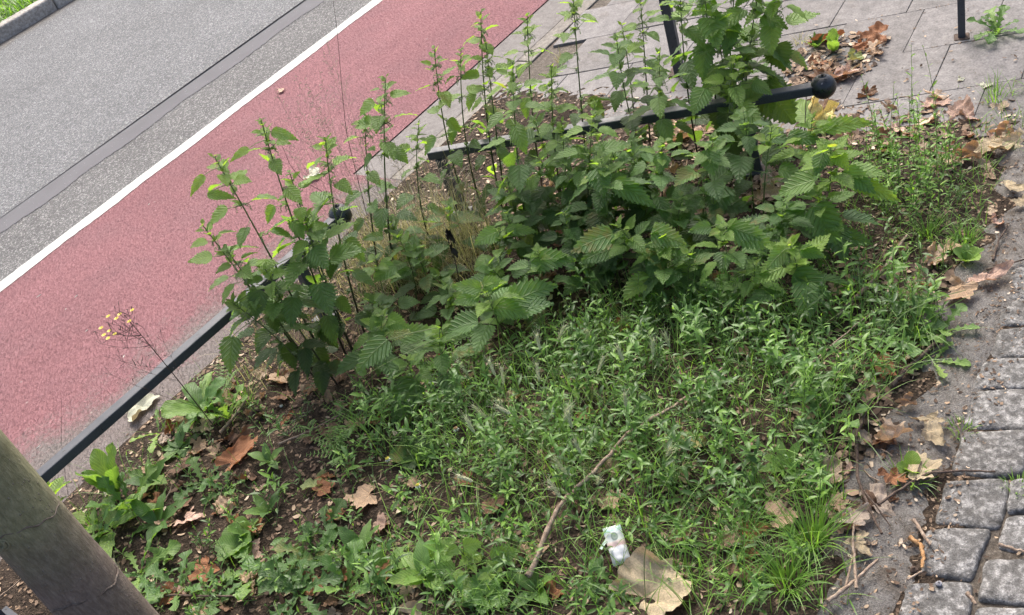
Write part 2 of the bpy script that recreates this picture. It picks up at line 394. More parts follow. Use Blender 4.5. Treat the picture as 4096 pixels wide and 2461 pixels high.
def soil():
    m = Mat('bed_soil', .9, .15)
    n1 = m.noise(26, 7, .75); n2 = m.vor(130)
    c = m.ramp(n1, [(.25, (.022, .016, .011)), (.5, (.06, .044, .032)), (.72, (.14, .105, .075))])
    c = m.mix(.5, c, m.ramp(n2, [(.1, 1.3), (.6, .5)]), 'MULTIPLY')
    fl = m.n('SeparateColor'); m.set(fl.inputs[0], m.vor(95, out='Color'))
    c = m.mix(m.ramp(fl.outputs[0], [(.9, 0.), (.92, 1.)], 'CONSTANT'), c, (.27, .19, .13))
    m.col(c); m.bump(m.math('ADD', n1, m.math('MULTIPLY', n2, -.4)), 1., .02); return m.m
M['soil'] = soil()
def dirtpath():
    m = Mat('trodden_strip', .85, .25)
    n1 = m.noise(30, 9, .78); n2 = m.noise(240, 3, .75)
    c = m.ramp(n1, [(.3, (.08, .068, .056)), (.45, (.17, .158, .144)), (.62, (.25, .238, .222))])
    c = m.mix(.7, c, m.ramp(n2, [(.3, .5), (.7, 1.4)]), 'MULTIPLY')
    f = m.ramp(m.noise(9, 5, .6), [(.5, 0.), (.62, 1.)]); c = m.mix(m.math('MULTIPLY', f, .6), c, (.10, .078, .058))
    m.col(c); m.bump(m.math('ADD', n1, m.math('MULTIPLY', n2, .4)), 1., .012); return m.m
M['dirt'] = dirtpath()
def metal():
    m = Mat('dark_painted_steel', .5, .35)
    n = m.noise(9, 5, .6); c = m.ramp(n, [(.3, (.038, .044, .054)), (.7, (.06, .068, .08))])
    sp = m.ramp(m.noise(55, 3, .6), [(.66, 0.), (.70, 1.)]); c = m.mix(m.math('MULTIPLY', sp, .8), c, (.008, .008, .008))
    dust = m.ramp(m.noise(240, 3), [(.5, 0.), (.8, 1.)]); c = m.mix(m.math('MULTIPLY', dust, .2), c, (.2, .2, .19))
    m.col(c); m.set(m.b.inputs['Roughness'], m.ramp(m.noise(40, 4), [(.3, .42), (.7, .62)])); m.bump(m.noise(150, 2), .08, .001); return m.m
M['metal'] = metal()
def black():
    m = Mat('black_ball_paint', .25, .5); c = m.ramp(m.noise(30, 4), [(.3, (.012, .015, .018)), (.7, (.022, .027, .032))])
    c = m.mix(m.ramp(m.noise(26, 2), [(.70, 0.), (.73, 1.)]), c, (.3, .3, .3)); m.col(c); m.set(m.b.inputs['Roughness'], m.ramp(m.noise(60, 4), [(.3, .2), (.7, .42)])); return m.m
M['ball'] = black()
M['chip'] = stone('scratch_in_paint', (.2, .2, .2), (.35, .35, .35), (.5, .5, .5), 60, .3)
def bark():
    m = Mat('smooth_young_bark', .78, .25)
    x = m.xyz()
    st = m.noise(1, 6, .7, m.map(m.tc(), (120, 120, 38)))
    ch_ = m.math('MULTIPLY', m.math('SUBTRACT', m.math('ADD', x[2], m.math('MULTIPLY', m.noise(7, 4), .28)), .62), 4.5, clamp=True)
    low = m.ramp(st, [(.25, (.12, .092, .075)), (.5, (.18, .145, .12)), (.75, (.27, .225, .19))])
    hi = m.ramp(st, [(.25, (.13, .13, .072)), (.5, (.21, .205, .12)), (.75, (.32, .31, .2))])
    c = m.mix(ch_, low, hi)
    c = m.mix(.6, c, m.ramp(m.noise(5, 3), [(.3, .7), (.7, 1.35)]), 'MULTIPLY')
    lent = m.ramp(m.vor(1, vec=m.map(m.tc(), (95, 95, 60))), [(.10, 1.), (.22, 0.)])
    lent = m.math('MULTIPLY', lent, m.ramp(m.noise(40, 2), [(.45, 0.), (.6, 1.)]))
    c = m.mix(m.math('MULTIPLY', lent, .75), c, (.32, .28, .25))
    m.col(c); m.bump(m.math('ADD', m.math('ADD', st, m.math('MULTIPLY', lent, .6)), m.math('MULTIPLY', m.noise(9, 4), 2.)), 1., .006); return m.m
M['bark'] = bark()
M['scar'] = stone('bark_scar', (.11, .088, .072), (.16, .13, .11), (.22, .19, .16), 60, 1.)
M['twig'] = stone('dead_twig', (.12, .085, .062), (.28, .21, .155), (.44, .36, .28), 90, .6)
M['twig_d'] = stone('dark_twig', (.03, .02, .016), (.085, .06, .047), (.17, .13, .10), 90, .6)
M['peel'] = stone('orange_bark_curl', (.25, .13, .05), (.42, .24, .11), (.6, .4, .22), 50, .5)
M['white'] = stone('pale_scrap', (.45, .5, .42), (.62, .66, .58), (.75, .78, .72), 40, .6)
M['pebble'] = stone('pebble_grey', (.12, .12, .13), (.22, .22, .24), (.34, .34, .36), 50, .4)
def litter():
    m = Mat('leaf_litter_bits', .8, .25); u, v, r, age = m.leafattr()
    c = m.ramp(r, [(0, (.05, .034, .024)), (.4, (.12, .08, .055)), (.7, (.24, .17, .115)), (.9, (.42, .32, .22)), (1, (.58, .49, .38))])
    m.col(m.mix(.7, c, m.ramp(m.noise(60, 4), [(.3, .6), (.7, 1.3)]), 'MULTIPLY')); m.bump(m.noise(150, 3), .5, .002); return m.m
M['litter'] = litter()
def plain(name, c, rough=.5):
    m = Mat(name, rough); m.col(m.mix(.5, c, m.ramp(m.noise(80, 3), [(.3, .8), (.7, 1.15)]), 'MULTIPLY')); return m.m
def packet():
    m = Mat('printed_packet', .45, .4); x = m.n('SeparateXYZ'); m.set(x.inputs[0], m.tc('Generated'))
    c = m.ramp(x.outputs[1], [(0, (.70, .72, .74)), (.42, (.72, .74, .76)), (.47, (.66, .44, .42)), (.56, (.68, .56, .50)), (.6, (.62, .66, .62)), (.80, (.70, .72, .70)), (.86, (.30, .48, .45)), (.93, (.42, .60, .55)), (1, (.68, .72, .70))])
    dx = m.math('SUBTRACT', x.outputs[0], .52); dy = m.math('MULTIPLY', m.math('SUBTRACT', x.outputs[1], .70), 1.7)
    d = m.math('SQRT', m.math('ADD', m.math('MULTIPLY', dx, dx), m.math('MULTIPLY', dy, dy)))
    c = m.mix(m.ramp(d, [(.17, 1.), (.21, 0.)]), c, (.25, .31, .27)); c = m.mix(m.ramp(d, [(.09, .6), (.13, 0.)]), c, (.45, .52, .42))
    m.col(c); m.bump(m.noise(25, 4), .5, .004); return m.m
M['packet'] = packet()

# ------------------------------------------------------------------ the ground
def sheet(name, x0, x1, y0, y1, z, mat, nx=1, ny=1, f=None, label=None):
    xs = np.linspace(x0, x1, nx + 1); ys = np.linspace(y0, y1, ny + 1); X, Y = np.meshgrid(xs, ys, indexing='ij')
    Z = np.full_like(X, z) if f is None else f(X, Y)
    mb = MB(); mb.add(np.stack([X, Y, Z], -1).reshape(-1, 3), grid(nx, ny)[:, ::-1]); o = mb.build(name, mat); tag(o, label, kind='structure'); return o
XA, XB = -3, 14
sheet('ground', -250, 250, -250, 250, -0.16, M['joint'])
sheet('road', XA, XB, 5.17, 8.12, 0.010, M['asphalt'], 60, 20, lambda X, Y: .009 + .004 * np.sin(X * 1.3) * np.sin(Y * 2))
sheet('road_edge_strip', XA, XB, 4.52, 5.03, 0.002, M['asphalt2'])
# the smooth gutter band with a ragged near edge
def ragged(name, y0, y1, z, mat, r0, r1, step=.02):
    n = int((XB - XA) / step); xs = np.linspace(XA, XB, n + 1)
    a = y0 + r0 * (npr.random(n + 1) - .5) + r0 * .8 * np.sin(xs * 9 + np.sin(xs * 3)); b = y1 + r1 * (npr.random(n + 1) - .5)
    V = np.stack([np.stack([xs, a, np.full(n + 1, z)], 1), np.stack([xs, b, np.full(n + 1, z)], 1)], 1).reshape(-1, 3)
    mb = MB(); mb.add(V, grid(n, 1)[:, ::-1]); return tag(mb.build(name, mat), kind='structure')
ragged('gutter_strip', 5.0, 5.185, 0.0045, M['gutter'], .014, .012)
sheet('bike_lane', 2.45, XB, 3.25, 4.53, 0.004, M['bike'])
sheet('bike_lane', XA, 2.4502, 2.86, 4.53, 0.004, M['bike'])
ragged('white_line', 4.474, 4.557, 0.0065, M['paint'], .006, .004, .03)
sheet('concrete_strip', 2.4498, XB, 3.03, 3.242, 0.002, M['concrete'])
sheet('lane_joint', 2.4, XB, 3.20, 3.27, -0.004, M['joint'])
# flush kerb stones, one metre each
mb = MB()
for i in range(2, 14):
    box(mb, np.array([i + .95, 2.985, -.027]), .992, .085, .06)
tag(bevel(mb.build('flush_kerb', M['kerb_tan'], smooth_=False), .004), kind='structure')
# soil bed
sheet('soil_bed', -3, 3.25, 0.45, 2.945, 0, M['soil'], 250, 110, lambda X, Y: hgt(X, Y) + npr.normal(0, .0015, X.shape))
sheet('trodden_path', -3, 3.6, 0.46, 0.78, 0, M['dirt'], 330, 20, lambda X, Y: -.003 + (.014 + .004 * np.sin(X * 9) * np.sin(Y * 11) + .003 * np.sin(X * 31 + Y * 23)) * np.clip((Y - .50 - .012 * np.sin(X * 13)) / .06, 0, 1) - .10 * np.clip(Y - .70, 0, 1))
sheet('path_bed', -3, 4.5, -2.5, 0.58, -0.001, M['joint'], 40, 20)

# paving slabs up the slope, laid in skewed rows
d1 = np.array([.683, -.727]); d1 = (G(2646.5, 240.5) - G(2611, 307))[:2]  # placeholder direction, replaced below
def W3(x, y): return np.array([x * .72722 + y * .68641, -x * .68641 + y * .72722])   # from the survey axes into road axes
d1 = W3(.92, -.39); d1 /= np.linalg.norm(d1); d2 = W3(.67, .74); d2 /= np.linalg.norm(d2)
o0 = W3(1.66, 3.05) ; n1_ = np.array([-d1[1], d1[0]])
if n1_ @ d2 < 0: n1_ = -n1_
mb = MB()
for j in range(-3, 22):
    st = [0, .13, .06, .19][j % 4]
    for i in range(-12, 16):
        L_, Hh = .30, .335 / abs(n1_ @ d2)
        q0 = o0 + d1 * (i * L_ + st) + d2 * (j * Hh) ; g_ = .0012
        P = [q0 + d1 * g_ + d2 * g_, q0 + d1 * (L_ - g_) + d2 * g_, q0 + d1 * (L_ - g_) + d2 * (Hh - g_), q0 + d1 * g_ + d2 * (Hh - g_)]
        c_ = sum(P) / 4
        if c_[1] > 2.86 or c_[0] < 2.75 or c_[1] < -2.2: continue
        z = rng.uniform(-.0025, .0025) + .008
        V = np.array([[*p, z] for p in P] + [[*p, z - .04] for p in P]); V[:4, 2] += [rng.uniform(-.002, .002) for _ in range(4)]
        mb.add(V, [[0, 1, 2, 3], [0, 4, 5, 1], [1, 5, 6, 2], [2, 6, 7, 3], [3, 7, 4, 0]])
tag(bevel(mb.build('pavement', M['slab'], smooth_=False), .0014, 1), kind='structure')
sheet('pavement_bed', 2.6, 9, -2.5, 2.94, -0.006, M['joint'])

# cobbles of the footpath
def cobble(mb, q, z=.013):
    c = sum(q) / 4; n = 13
    u = np.array([-1, -.975, -.93, -.85, -.6, -.3, 0, .3, .6, .85, .93, .975, 1]); U, Vv = np.meshgrid(u, u, indexing='ij')
    # superellipse squircle so the corners are round
    k = 1 / np.maximum(1e-6, (np.abs(U) ** 9 + np.abs(Vv) ** 9) ** (1 / 9)); mx = np.maximum(np.abs(U), np.abs(Vv)); k = np.where(mx > 0, k * mx, 1)
    Us, Vs = U * k, Vv * k
    P = ((1 - Us) * (1 - Vs))[..., None] * q[0] + ((1 + Us) * (1 - Vs))[..., None] * q[1] + ((1 + Us) * (1 + Vs))[..., None] * q[2] + ((1 - Us) * (1 + Vs))[..., None] * q[3]
    P = P / 4
    a, b = rng.uniform(0, 9), rng.uniform(0, 9)
    prof = np.array([0, .045, .0, 0, 0])
    Z = z * (1 - mx ** 22) - .002 * mx ** 2 + .0018 * np.sin(U * 4 + a) * np.sin(Vv * 3.5 + b) + .0009 * np.sin(U * 11 + b) * np.cos(Vv * 9 + a)
    wob = 1 + .025 * np.sin(np.arctan2(Vv, U) * 5 + a)
    P = c + (P - c) * wob[..., None] * 1.09
    Z = Z + rng.uniform(-.003, .003) + np.where(mx > .99, -.012, 0)
    V = np.concatenate([P, Z[..., None]], -1).reshape(-1, 3); mb.add(V, grid(n - 1, n - 1)[:, ::-1])
mb = MB()
cob = [((2445, 655), (2540, 640), (2545, 715), (2425, 735)), ((2432, 730), (2530, 725), (2525, 785), (2405, 790)), ((2412, 797), (2520, 793), (2510, 862), (2388, 868)),
       ((2378, 873), (2515, 868), (2500, 940), (2345, 942)), ((2350, 950), (2500, 944), (2485, 1042), (2325, 1034)), ((2325, 1050), (2482, 1046), (2462, 1152), (2298, 1150)),
       ((2285, 1166), (2435, 1160), (2412, 1278), (2258, 1265)), ((2232, 1284), (2388, 1280), (2340, 1402), (2222, 1385)), ((2190, 1412), (2345, 1408), (2330, 1530), (2160, 1520)),
       ((2440, 1165), (2560, 1160), (2560, 1235), (2432, 1240)), ((2430, 1252), (2560, 1245), (2550, 1345), (2408, 1325)), ((2380, 1358), (2545, 1352), (2520, 1465), (2364, 1450)), ((2360, 1472), (2520, 1474), (2500, 1590), (2330, 1580))]
for c4 in cob: cobble(mb, [G(*p)[:2] for p in c4])
# rows that carry on beyond the frame
for r_ in range(1, 12):
    for k_ in range(-16, 20):
        x = k_ * .155 + (r_ % 2) * .07 + rng.uniform(-.01, .01); y = .54 - .145 * r_ + rng.uniform(-.008, .008)
        if r_ <= 2 and 1.05 < x + y * .3 < 2.75: continue
        q = [np.array([x, y]), np.array([x + .145, y + .004]), np.array([x + .143, y + .135]), np.array([x + .003, y + .132])]
        if any(in_poly(p[0], p[1], [np.array(G(*a)[:2]) for a in [(2150, 1600), (2240, 1230), (2330, 940), (2425, 640), (2640, 640), (2640, 1240), (2520, 1640)]]) for p in q + [sum(q) / 4]): continue
        cobble(mb, q)
for k_ in range(3, 9):                                  # first row further up the path
    x = 2.47 + (k_ - 3) * .16; cobble(mb, [np.array([x, .41]), np.array([x + .15, .41]), np.array([x + .15, .53]), np.array([x, .53])])
tag(mb.build('cobbled_path', M['cobble']), kind='structure')

# far kerb and the verge behind it
mb = MB()
for i in range(-2, 8):
    x0 = i * 1.0 + .03; box(mb, np.array([x0 + .497 + .0, 8.05, .03]), .990, .13, .17)
tag(bevel(mb.build('far_kerb', M['kerb'], smooth_=False), .018, 3), kind='structure')
sheet('verge', XA, XB, 8.11, 14, 0.07, M['soil'])

# ------------------------------------------------------------------ steel hoops round the bed
def segbar(mb, a, b, w, h):
    a = np.array(a); b = np.array(b); d = b - a; L = np.linalg.norm(d); box(mb, (a + b) / 2, L, w, h, math.atan2(d[1], d[0]))
def rail(name, A, B, zt, posts, balls, label, holes=()):
    A = np.array(A); B = np.array(B); t = thing(name, (*A[:2], 0), label, 'railing', 'low steel railings with ball ends round the bed')
    off = np.array([*A[:2], 0.]); d = (B - A)[:2]; L = np.linalg.norm(d); d = d / L; ang = math.atan2(d[1], d[0])
    mb = MB(); c = (A + B) / 2; box(mb, np.array([c[0], c[1], zt - .02]), L, .038, .032, ang); bevel(mb.build('top_bar', M['metal'], t, off, False), .004, 2)
    for p in posts:
        mb = MB(); q = A[:2] + d * p; box(mb, np.array([q[0], q[1], (zt - .038) / 2 - .03]),   .036, .036, zt - .038 + .06, ang); o = bevel(mb.build('post', M['metal'], t, off, False), .004, 2)
        mb = MB(); box(mb, np.array([q[0], q[1], .028]), .075, .075, .008, ang); bevel(mb.build('foot_plate', M['metal'], t, off, False), .002, 1)
    for s_ in balls:
        q = (A if s_ < 0 else B)[:2] + d * s_ * .022
        R0 = .041; n, m_ = 28, 16; th = np.linspace(0, pi, m_ + 1)[1:-1]; ph = np.arange(n) / n * tau
        V = np.array([[R0 * sin(a_) * cos(b_), R0 * sin(a_) * sin(b_), R0 * cos(a_)] for a_ in th for b_ in ph])
        F = [[i * n + j, i * n + (j + 1) % n, (i + 1) * n + (j + 1) % n, (i + 1) * n + j] for i in range(m_ - 2) for j in range(n)]
        for half in (0, (m_ - 2) * n):
            for j in range(0, n - 2, 2): F.append([half, half + j + 1, half + j + 2, half + (j + 3) % n] if j + 3 < n else [half, half + j + 1, half + (j + 2) % n, half])
        F = [f for f in F if len(set(f)) == 4]
        mb = MB(); mb.add(V + [q[0], q[1], zt - .018], F); bo = mb.build('ball_end', M['ball'], t, off)
        if s_ > 0:
            mb = MB(); vv = ray(1995, 178); c3 = np.array([q[0], q[1], zt - .018]); to = np.array([0, 0, CH]) - c3; to /= np.linalg.norm(to); up = CR[:, 1] * -1
            c4 = c3 + R0 * .93 * to + up * .018 + CR[:, 0] * .005
            aa = np.arange(12) / 12 * tau; nrm = (c4 - c3) / np.linalg.norm(c4 - c3); e1 = np.cross(nrm, up); e1 /= np.linalg.norm(e1); e2 = np.cross(nrm, e1)
            tube(mb, [c3 + nrm * (R0 - .003), c3 + nrm * (R0 + .0012)], [.006, .0045], 12); mb.build('set_screw', M['chip'] if 0 else M['metal'], bo, off)
    return t
ZR = .32
a = G(90, 1140, ZR); b = G(806, 518, ZR); e = (b - a) / np.linalg.norm(b - a)
a0 = a - e * .62
p2 = G(715, 610, ZR); Lp = np.linalg.norm(p2 - a0)
r1 = rail('tree_guard_rail', a0, b, ZR, [.30, Lp], [1], 'low dark steel rail running from the tree trunk to a ball end among nettles')
a = G(1030, 362, ZR); b = G(1968, 200, ZR)
q1 = G(1053, 360, ZR); q2 = G(1795, 233, ZR)
r2 = rail('tree_guard_rail', a, b, ZR, [np.linalg.norm(q1 - a), np.linalg.norm(q2 - a)], [1], 'low black steel rail ending in a black ball near the paving slabs')
# thin posts on the pavement
def post(px, py, w, h, label, mat2=None):
    B = G(px, py); t = thing('slim_post', (B[0], B[1], 0), label, 'post')
    mb = MB(); box(mb, np.array([0, 0, h / 2 - .02]), w, w, h + .04, .3); bevel(mb.build('shaft', M['metal'], t, None, False), .002, 1)
    mb = MB(); box(mb, np.array([0, 0, .008]), w * 2.1, w * 2.1, .01, .3); bevel(mb.build('base_collar', M['twig_d'], t, None, False), .003, 1)
    return t
post(2320, 95, .026, 1.6, 'slim square dark post standing on the paving slabs at the top right')
post(1640, 178, .040, 1.5, 'grey square post rising behind the tall nettles on the pavement')

# ------------------------------------------------------------------ young tree trunk
tb = np.array([*W3(-1.17, 1.74), 0.0]) + [.0125, -.018, 0]
t = thing('young_tree', tuple(tb), 'smooth green and brown young tree trunk rising from the bed beside the steel rail', 'tree')
mb = MB(); n = 48; zs = np.concatenate([[-.05, 0, .03, .08], np.linspace(.15, 4.2, 60)])
V = []; A_ = []
for z in zs:
    r0 = .085 + .03 * math.exp(-max(z, 0) / .06) - .008 * z
    for j in range(n):
        a_ = j / n * tau; rr = r0 * (1 + .02 * sin(3 * a_ + z * 2) + .008 * sin(9 * a_ + z * 11))
        for zr in (TOP(180, 1415, tb)[2], TOP(75, 1215, tb)[2]): rr += .0035 * math.exp(-((z - zr - .02 * sin(a_ * 2)) / .012) ** 2)
        V.append([rr * cos(a_), rr * sin(a_), z]); A_.append([z, a_, .5, .5])
F = [[i * n + j, i * n + (j + 1) % n, (i + 1) * n + (j + 1) % n, (i + 1) * n + j] for i in range(len(zs) - 1) for j in range(n)]
mb.add(V, F, A_); mb.build('trunk', M['bark'], t)
def scar_ring(z, a0_, a1_, r_=.0028):
    mb = MB(); P = [[(.0862 - .008 * z) * cos(a_), (.0862 - .008 * z) * sin(a_), z + .02 * sin(a_ * 2) + .003 * sin(a_ * 13)] for a_ in np.linspace(a0_, a1_, 26)]
    tube(mb, P, [r_ * (.5 + .5 * sin(pi * i / 25)) * (1 + .3 * sin(i * 3.)) for i in range(26)], 6); mb.build('growth_scar', M['scar'], t)
to = math.atan2(-tb[1], -tb[0])
zs1, zs2, zk = TOP(180, 1415, tb)[2], TOP(75, 1215, tb)[2], TOP(12, 1265, tb)[2]; print('scars', zs1, zs2, zk)
scar_ring(zs1, to - 1.4, to + 1.45, .0032); scar_ring(zs2, to - 1.4, to + 1.2, .0016)
mb = MB()
for rr in (.012, .020):                                 # healed knot
    P = []
    for a_ in np.linspace(0, tau, 20):
        aa = to - .9 + rr * cos(a_) / .085; rq = rr * (1 + .2 * sin(a_ * 3 + rr * 99)); P.append([.0795 * cos(aa), .0795 * sin(aa), zk + rq * sin(a_)])
    tube(mb, P, .005 if rr < .015 else .0035, 6)
mb.build('healed_knot', M['bark'], t)

# ------------------------------------------------------------------ where things stand, in words
LAND = [((817, 507), 'the left ball end'), ((745, 650), 'the near rail post'), ((1085, 570), 'the blackened stalk'), ((1168, 705), 'the two broad pale leaves'), ((1330, 632), 'the pale leaf pointing right'), ((1492, 570), 'the crinkled pale nettle top'),
 ((1610, 600), 'the broad sunlit nettle leaf'), ((1745, 600), 'the four level nettle leaves'), ((1910, 640), 'the lime nettle bud'), ((1990, 545), 'the biggest pale nettle leaf'), ((1800, 420), 'the right rail post'), ((1990, 190), 'the right ball end'), ((1640, 178), 'the pavement post'),
 ((960, 810), 'the pale crinkled nettle'), ((970, 980), 'the big hanging nettle leaf'), ((1130, 1350), 'the bright nettle seedling'), ((1487, 1315), 'the white packet'), ((1600, 1430), 'the largest tan leaf'), ((1960, 1320), 'the biggest grass tuft'), ((2075, 1150), 'the long brown twig'),
 ((2230, 1150), 'the pale torn leaf'), ((2190, 430), 'the bright sprig clump'), ((2205, 900), 'the short grey stick'), ((2350, 700), 'the pinkish oval leaf'), ((2400, 245), 'the upright thin tuft'), ((300, 1200), 'the crinkled dock'), ((480, 960), 'the broad dock leaves'), ((585, 1300), 'the round leaved weed'), ((770, 1360), 'the dark jagged rosette'),
 ((630, 1017), 'the dark cut stub'), ((700, 930), 'the star shaped leaf'), ((1450, 1190), 'the pale branch'), ((1675, 1100), 'the pale yellow leaf'), ((1368, 1150), 'the pale green barley ear'), ((1053, 365), 'the left end of the far rail'), ((1430, 450), 'the lime tipped nettle'), ((2130, 700), 'the pale stick'), ((790, 1190), 'the pale green leaf')]
AUTO = {}
def near(x, y, z=.02):
    a, b = px_of((x, y, z)); d, (q, nm) = min(((q[0] - a) ** 2 + (q[1] - b) ** 2, (q, nm)) for q, nm in LAND); dx, dy = a - q[0], b - q[1]
    if d < 30 ** 2: return 'right beside ' + nm, nm
    if abs(dx) > 2.4 * abs(dy): w = 'left of ' if dx < 0 else 'right of '
    elif abs(dy) > 2.4 * abs(dx): w = 'behind ' if dy < 0 else 'in front of '
    else: w = ('behind ' if dy < 0 else 'in front of ') + 'and ' + ('left of ' if dx < 0 else 'right of ')
    return w + nm, nm
def auto(o, text, size): AUTO.setdefault(text, []).append((size, o)); o['label'] = text; return o
# ------------------------------------------------------------------ nettles
NG = 'stinging nettles crowding the bed'
def nettle(B, T, label, group=NG, size=1., seed=None, sparse=0., young=0., flower=True, cur=0.35, extra=()):
    B = np.array([B[0], B[1], hgt(B[0], B[1])]); h = T[2] - B[2]
    root = thing('stinging_nettle', tuple(B), label, 'nettle', group)
    ctrl = B + (T - B) * .5; ctrl[:2] = B[:2] + (T - B)[:2] * (.5 - cur) + [rng.gauss(0, .025), rng.gauss(0, .025)]
    ts = np.linspace(0, 1, 14)[:, None]; P = (1 - ts) ** 2 * B + 2 * ts * (1 - ts) * ctrl + ts ** 2 * T
    sm = MB(); fm = MB(); fl = MB(); nfl = 0
    R = np.linspace(.0034, .0013, 14) * (.6 + .5 * min(1.2, h / .6)); tube(sm, P, R, 6, A=np.linspace(0 if h > .45 else .5, 1, 14) ** 1.2)
    L = np.concatenate([[0], np.cumsum(np.linalg.norm(np.diff(P, axis=0), axis=1))]); tot = L[-1]
    def at(s_): return np.array([np.interp(tot - s_, L, P[:, k]) for k in range(3)])
    phi = rng.uniform(0, tau); s_ = .002; k = 0
    while s_ < tot - min(.06, tot * .35):
        f = smooth(-.03, .15, s_)
        Lf = size * (.018 + .074 * f) * rng.uniform(.8, 1.15)
        if s_ > tot * .7: Lf *= rng.uniform(.7, 1.15)
        pl = (.004 + .040 * f) * size * rng.uniform(.8, 1.3)
        p = at(s_)
        for sd in (0, pi):
            if s_ > .12 and rng.random() < .08 + .06 + sparse * (.4 + .9 * (s_ / tot)): continue
            az = phi + k * pi / 2 + sd + rng.uniform(-.35, .35)
            pp = radians(52 - 40 * f + rng.uniform(-12, 12))
            q = p + pl * np.array([cos(az) * cos(pp), sin(az) * cos(pp), sin(pp)])
            mid = (p + q) / 2 + [0, 0, -pl * .06]
            tube(sm, [p, mid, q], [.0013, .001, .0009], 4, A=.8 if young or rng.random() < .6 else .25, caps=False)
            pitch = radians(38 - 42 * f + rng.uniform(-26, 20)); 
            if s_ > .25: pitch -= radians(rng.uniform(0, 34))
            if abs(pitch) > 1.35: pitch = -1.3
            age = max(0, min(1, .95 - 1.5 * s_ / max(.35, tot) + rng.uniform(-.12, .12) + young))  # upper leaves paler: young growth, with backlight painted into the tone
            if rng.random() < .02: age = 1.
            if rng.random() < .55 and s_ > .04:      # side shoot in the leaf axil
                for _q in range(2): leaf(fm, 'nettle_s', p, az + rng.uniform(-.8, .8), radians(rng.uniform(0, 55)), -radians(40), size * rng.uniform(.022, .046), size * rng.uniform(.007, .013), age=min(1, age + .3), fold=.3)
            leaf(fm, 'nettle' if Lf > .032 else 'nettle_s', q, az + rng.uniform(-.3, .3), pitch, -radians(rng.uniform(8, 48)) * (.5 + .5 * f), Lf, Lf * rng.uniform(.28, .39),
                 roll=rng.uniform(-.45, .45), fold=rng.uniform(.08, .4), age=age, crink=.013)
            if flower and .05 < s_ < .34 and h > .38 and rng.random() < .8:
                for _ in range(3):
                    a2 = az + rng.uniform(-1, 1); l2 = rng.uniform(.015, .04); nn_ = 6; Q = [p]; pt = radians(rng.uniform(0, 35))
                    for i in range(nn_):
                        d_ = np.array([cos(a2) * cos(pt), sin(a2) * cos(pt), sin(pt)]); Q.append(Q[-1] + d_ * l2 / nn_); pt -= .38; a2 += rng.uniform(-.3, .3)
                        c0 = Q[-1]; 
                        for _b in range(2):
                            c1 = c0 + np.array([rng.uniform(-1, 1), rng.uniform(-1, 1), rng.uniform(-1.2, .4)]) * .0042; tube(fl, [c0, c1], [.0009, .0013], 3, A=rng.random(), caps=False)
                    tube(fl, Q, .00055, 3, A=.6, caps=False); nfl += 1
        if s_ < .08:  # little tip leaves filling the crown
            for _ in range(1):
                leaf(fm, 'nettle_s', p, rng.uniform(0, tau), radians(rng.uniform(10, 70)), -radians(40), size * rng.uniform(.014, .03), size * rng.uniform(.004, .008), age=min(1, .9 + young), fold=.4)
        s_ += (.017 + .036 * smooth(0, .25, s_)) * rng.uniform(.85, 1.2) * (1 + .3 * sparse); k += 1
    fw = CR[:, 2]
    for (ax, ay, bx, by, wf, ag) in extra:
        A0 = TOP(ax, ay, B); dA = (A0 - [0, 0, CH]) @ fw; v = ray(bx, by); B0 = np.array([0, 0, CH]) + v / (v @ fw) * (dA + .25 * np.hypot(ax - bx, ay - by) * S / FP * dA * (-1 if by > ay + 10 else .6))
        d_ = B0 - A0; l_ = np.linalg.norm(d_); az_ = math.atan2(d_[1], d_[0]); pt_ = math.asin(d_[2] / l_); c_ = np.array([0, 0, CH]) - A0; best = (-9, 0)
        for rr in np.linspace(-.75, .75, 7):
            sd_ = np.array([-sin(az_), cos(az_), 0]); N_ = np.array([-sin(pt_) * cos(az_), -sin(pt_) * sin(az_), cos(pt_)]); nn2 = -sd_ * sin(rr) + N_ * cos(rr); best = max(best, (nn2 @ c_, rr))
        leaf(fm, 'nettle', A0, az_, pt_ + .18, -.36, l_ * 1.02, l_ * wf, roll=best[1], fold=.14, age=ag, crink=.012)
        ps = at(min(tot * .9, max(0., T[2] - A0[2]))); tube(sm, [ps, (ps + A0) / 2 + [0, 0, .004], A0], [.0014, .0011, .0009], 4, A=.8, caps=False)
    sm.build('stem', M['stem'], root, B); fm.build('foliage', M['nettle'], root, B)
    if nfl: fl.build('blossom_sprays', M['flower'], root, B)
    return root

